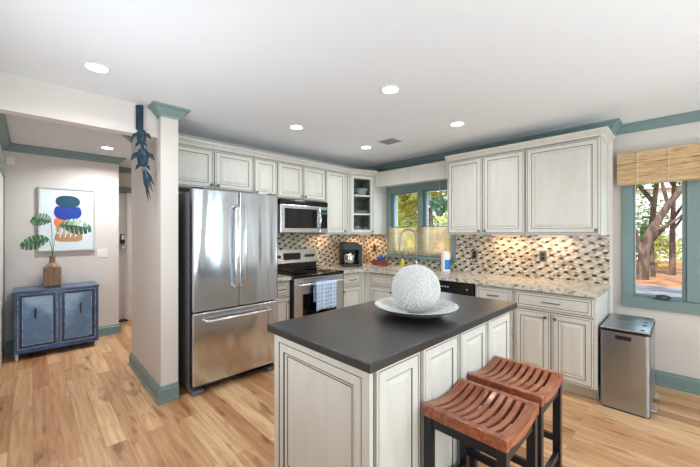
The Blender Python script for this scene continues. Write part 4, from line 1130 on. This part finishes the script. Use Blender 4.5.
tree('pine_tree', 'thick leaning tree trunk at the left of the right window view', 2.50, 14.0, [(0, 0, 0), (.05, 0, 1.0), (.22, 0, 1.9), (.75, .1, 3.0), (1.6, .2, 4.4)], .21, 'fol1',
     dict(br=[(1, (-.6, 0, 1), 2.5, .14), (1, (-.3, 0, 1), 2.4, .10), (2, (1, -.2, .5), 1.6, .07), (3, (-.2, 0, 1), 2, .07)], cl=[(-.6, 0, 4.4, 1.3, 420), (1.2, 0, 5.6, 1.6, 600), (1.6, 1, 3.9, .8, 160)]))
tree('pine_tree', 'upright tree trunk in the middle of the right window view', 2.70, 15.4, [(0, 0, 0), (-.05, 0, 1.5), (.1, 0, 3.2), (.3, 0, 5.5)], .15, 'fol3',
     dict(br=[(1, (.8, 0, 1), 2.2, .1), (2, (-.7, 0, 1), 2.2, .1)], cl=[(.2, 0, 5.4, 1.6, 700), (-1.0, .4, 4.2, .9, 200)]))
tree('pine_tree', 'slim reddish tree trunk at the right of the right window view', 3.33, 16.8, [(0, 0, 0), (.0, 0, 2), (.05, 0, 4), (0, 0, 6)], .12, 'fol1',
     dict(br=[(1, (.6, 0, 1), 1.6, .06), (2, (-.6, 0, 1), 1.6, .06)], cl=[(0, 0, 5.6, 1.5, 500)]))
k = 0
kinds = ['yellow-green shrub beyond the litter-covered ground', 'dark green shrub beyond the litter-covered ground', 'pale yellow-green shrub beyond the litter-covered ground', 'mid green shrub beyond the litter-covered ground']
def shrub(x, y, r_, h, f, n_, label):
    o = leafcloud(n_, 1.0, .12, 'fol%d' % f, (r_, r_*.7, h/2), (0, 0, h/2)).build('shrub', loc=(x, y, GZ))
    tag(o, label, 'shrub', 'shrubs and trees outside the windows')
for (x, y, r_, h, f, n_) in ((1.2, 20.5, .95, 2.2, 1, 400), (3.0, 20, .8, 2.1, 2, 400), (4.7, 20.5, .8, 2.3, 0, 350), (2.1, 23.2, 1.2, 4.6, 3, 900), (5.2, 24, 1.3, 3.0, 1, 600)):
    shrub(x, y, r_, h, f, n_, kinds[f]+' seen through the right window')
# view through the sink window (towards -x, +y)
tree('shade_tree', 'slender dark tree trunk seen through the left pane of the sink window', -2.05, 5.4, [(0, 0, 0), (.05, 0, 1.4), (0, 0, 2.6), (.3, 0, 4.4)], .10, 'fol0',
     dict(br=[(1, (1, 0, 1), 1.5, .04), (2, (-1, 0, 1), 1.5, .04)], cl=[(-.2, 0, 3.7, 1.2, 900), (1.1, .3, 3.6, .8, 400), (-1.2, .2, 3.1, .7, 300)]))
for i, (x, y, r_, h, f, n_) in enumerate(((-3.6, 6.3, 1.0, 3.4, 2, 900), (-1.0, 6.6, .8, 3.0, 0, 800), (-5.2, 8.5, 1.6, 4.6, 1, 1200), (-2.4, 9.0, 1.6, 4.6, 2, 1200), (.4, 8.0, 1.2, 2.8, 0, 800), (-.6, 11, 2.0, 5.2, 1, 1200))):
    shrub(x, y, r_, h, f, n_, ['yellow-green', 'dark green', 'pale yellow-green', 'mid green'][f]+(' tall' if h > 4 else ' low')+' leafy shrub seen through the sink window')
t = thing('neighbour_house', 'pale sided house far behind the trees beyond the drive', 'house', (-2.0, 27.5, GZ))
MB().box(-6, 9, 0, 4, 0, 5, 'house').build('wall', t)
MB().prism([(0, 0)]*0 or [(-6.3, -.3), (9.3, -.3), (9.3, 4.3), (-6.3, 4.3)], 5, 5.2, 'vent').build('roof', t)
for x in (-3.5, 0, 3.5): MB().box(x, x+1.1, -.03, .02, 1.0, 2.4, 'screen').build('window', t)
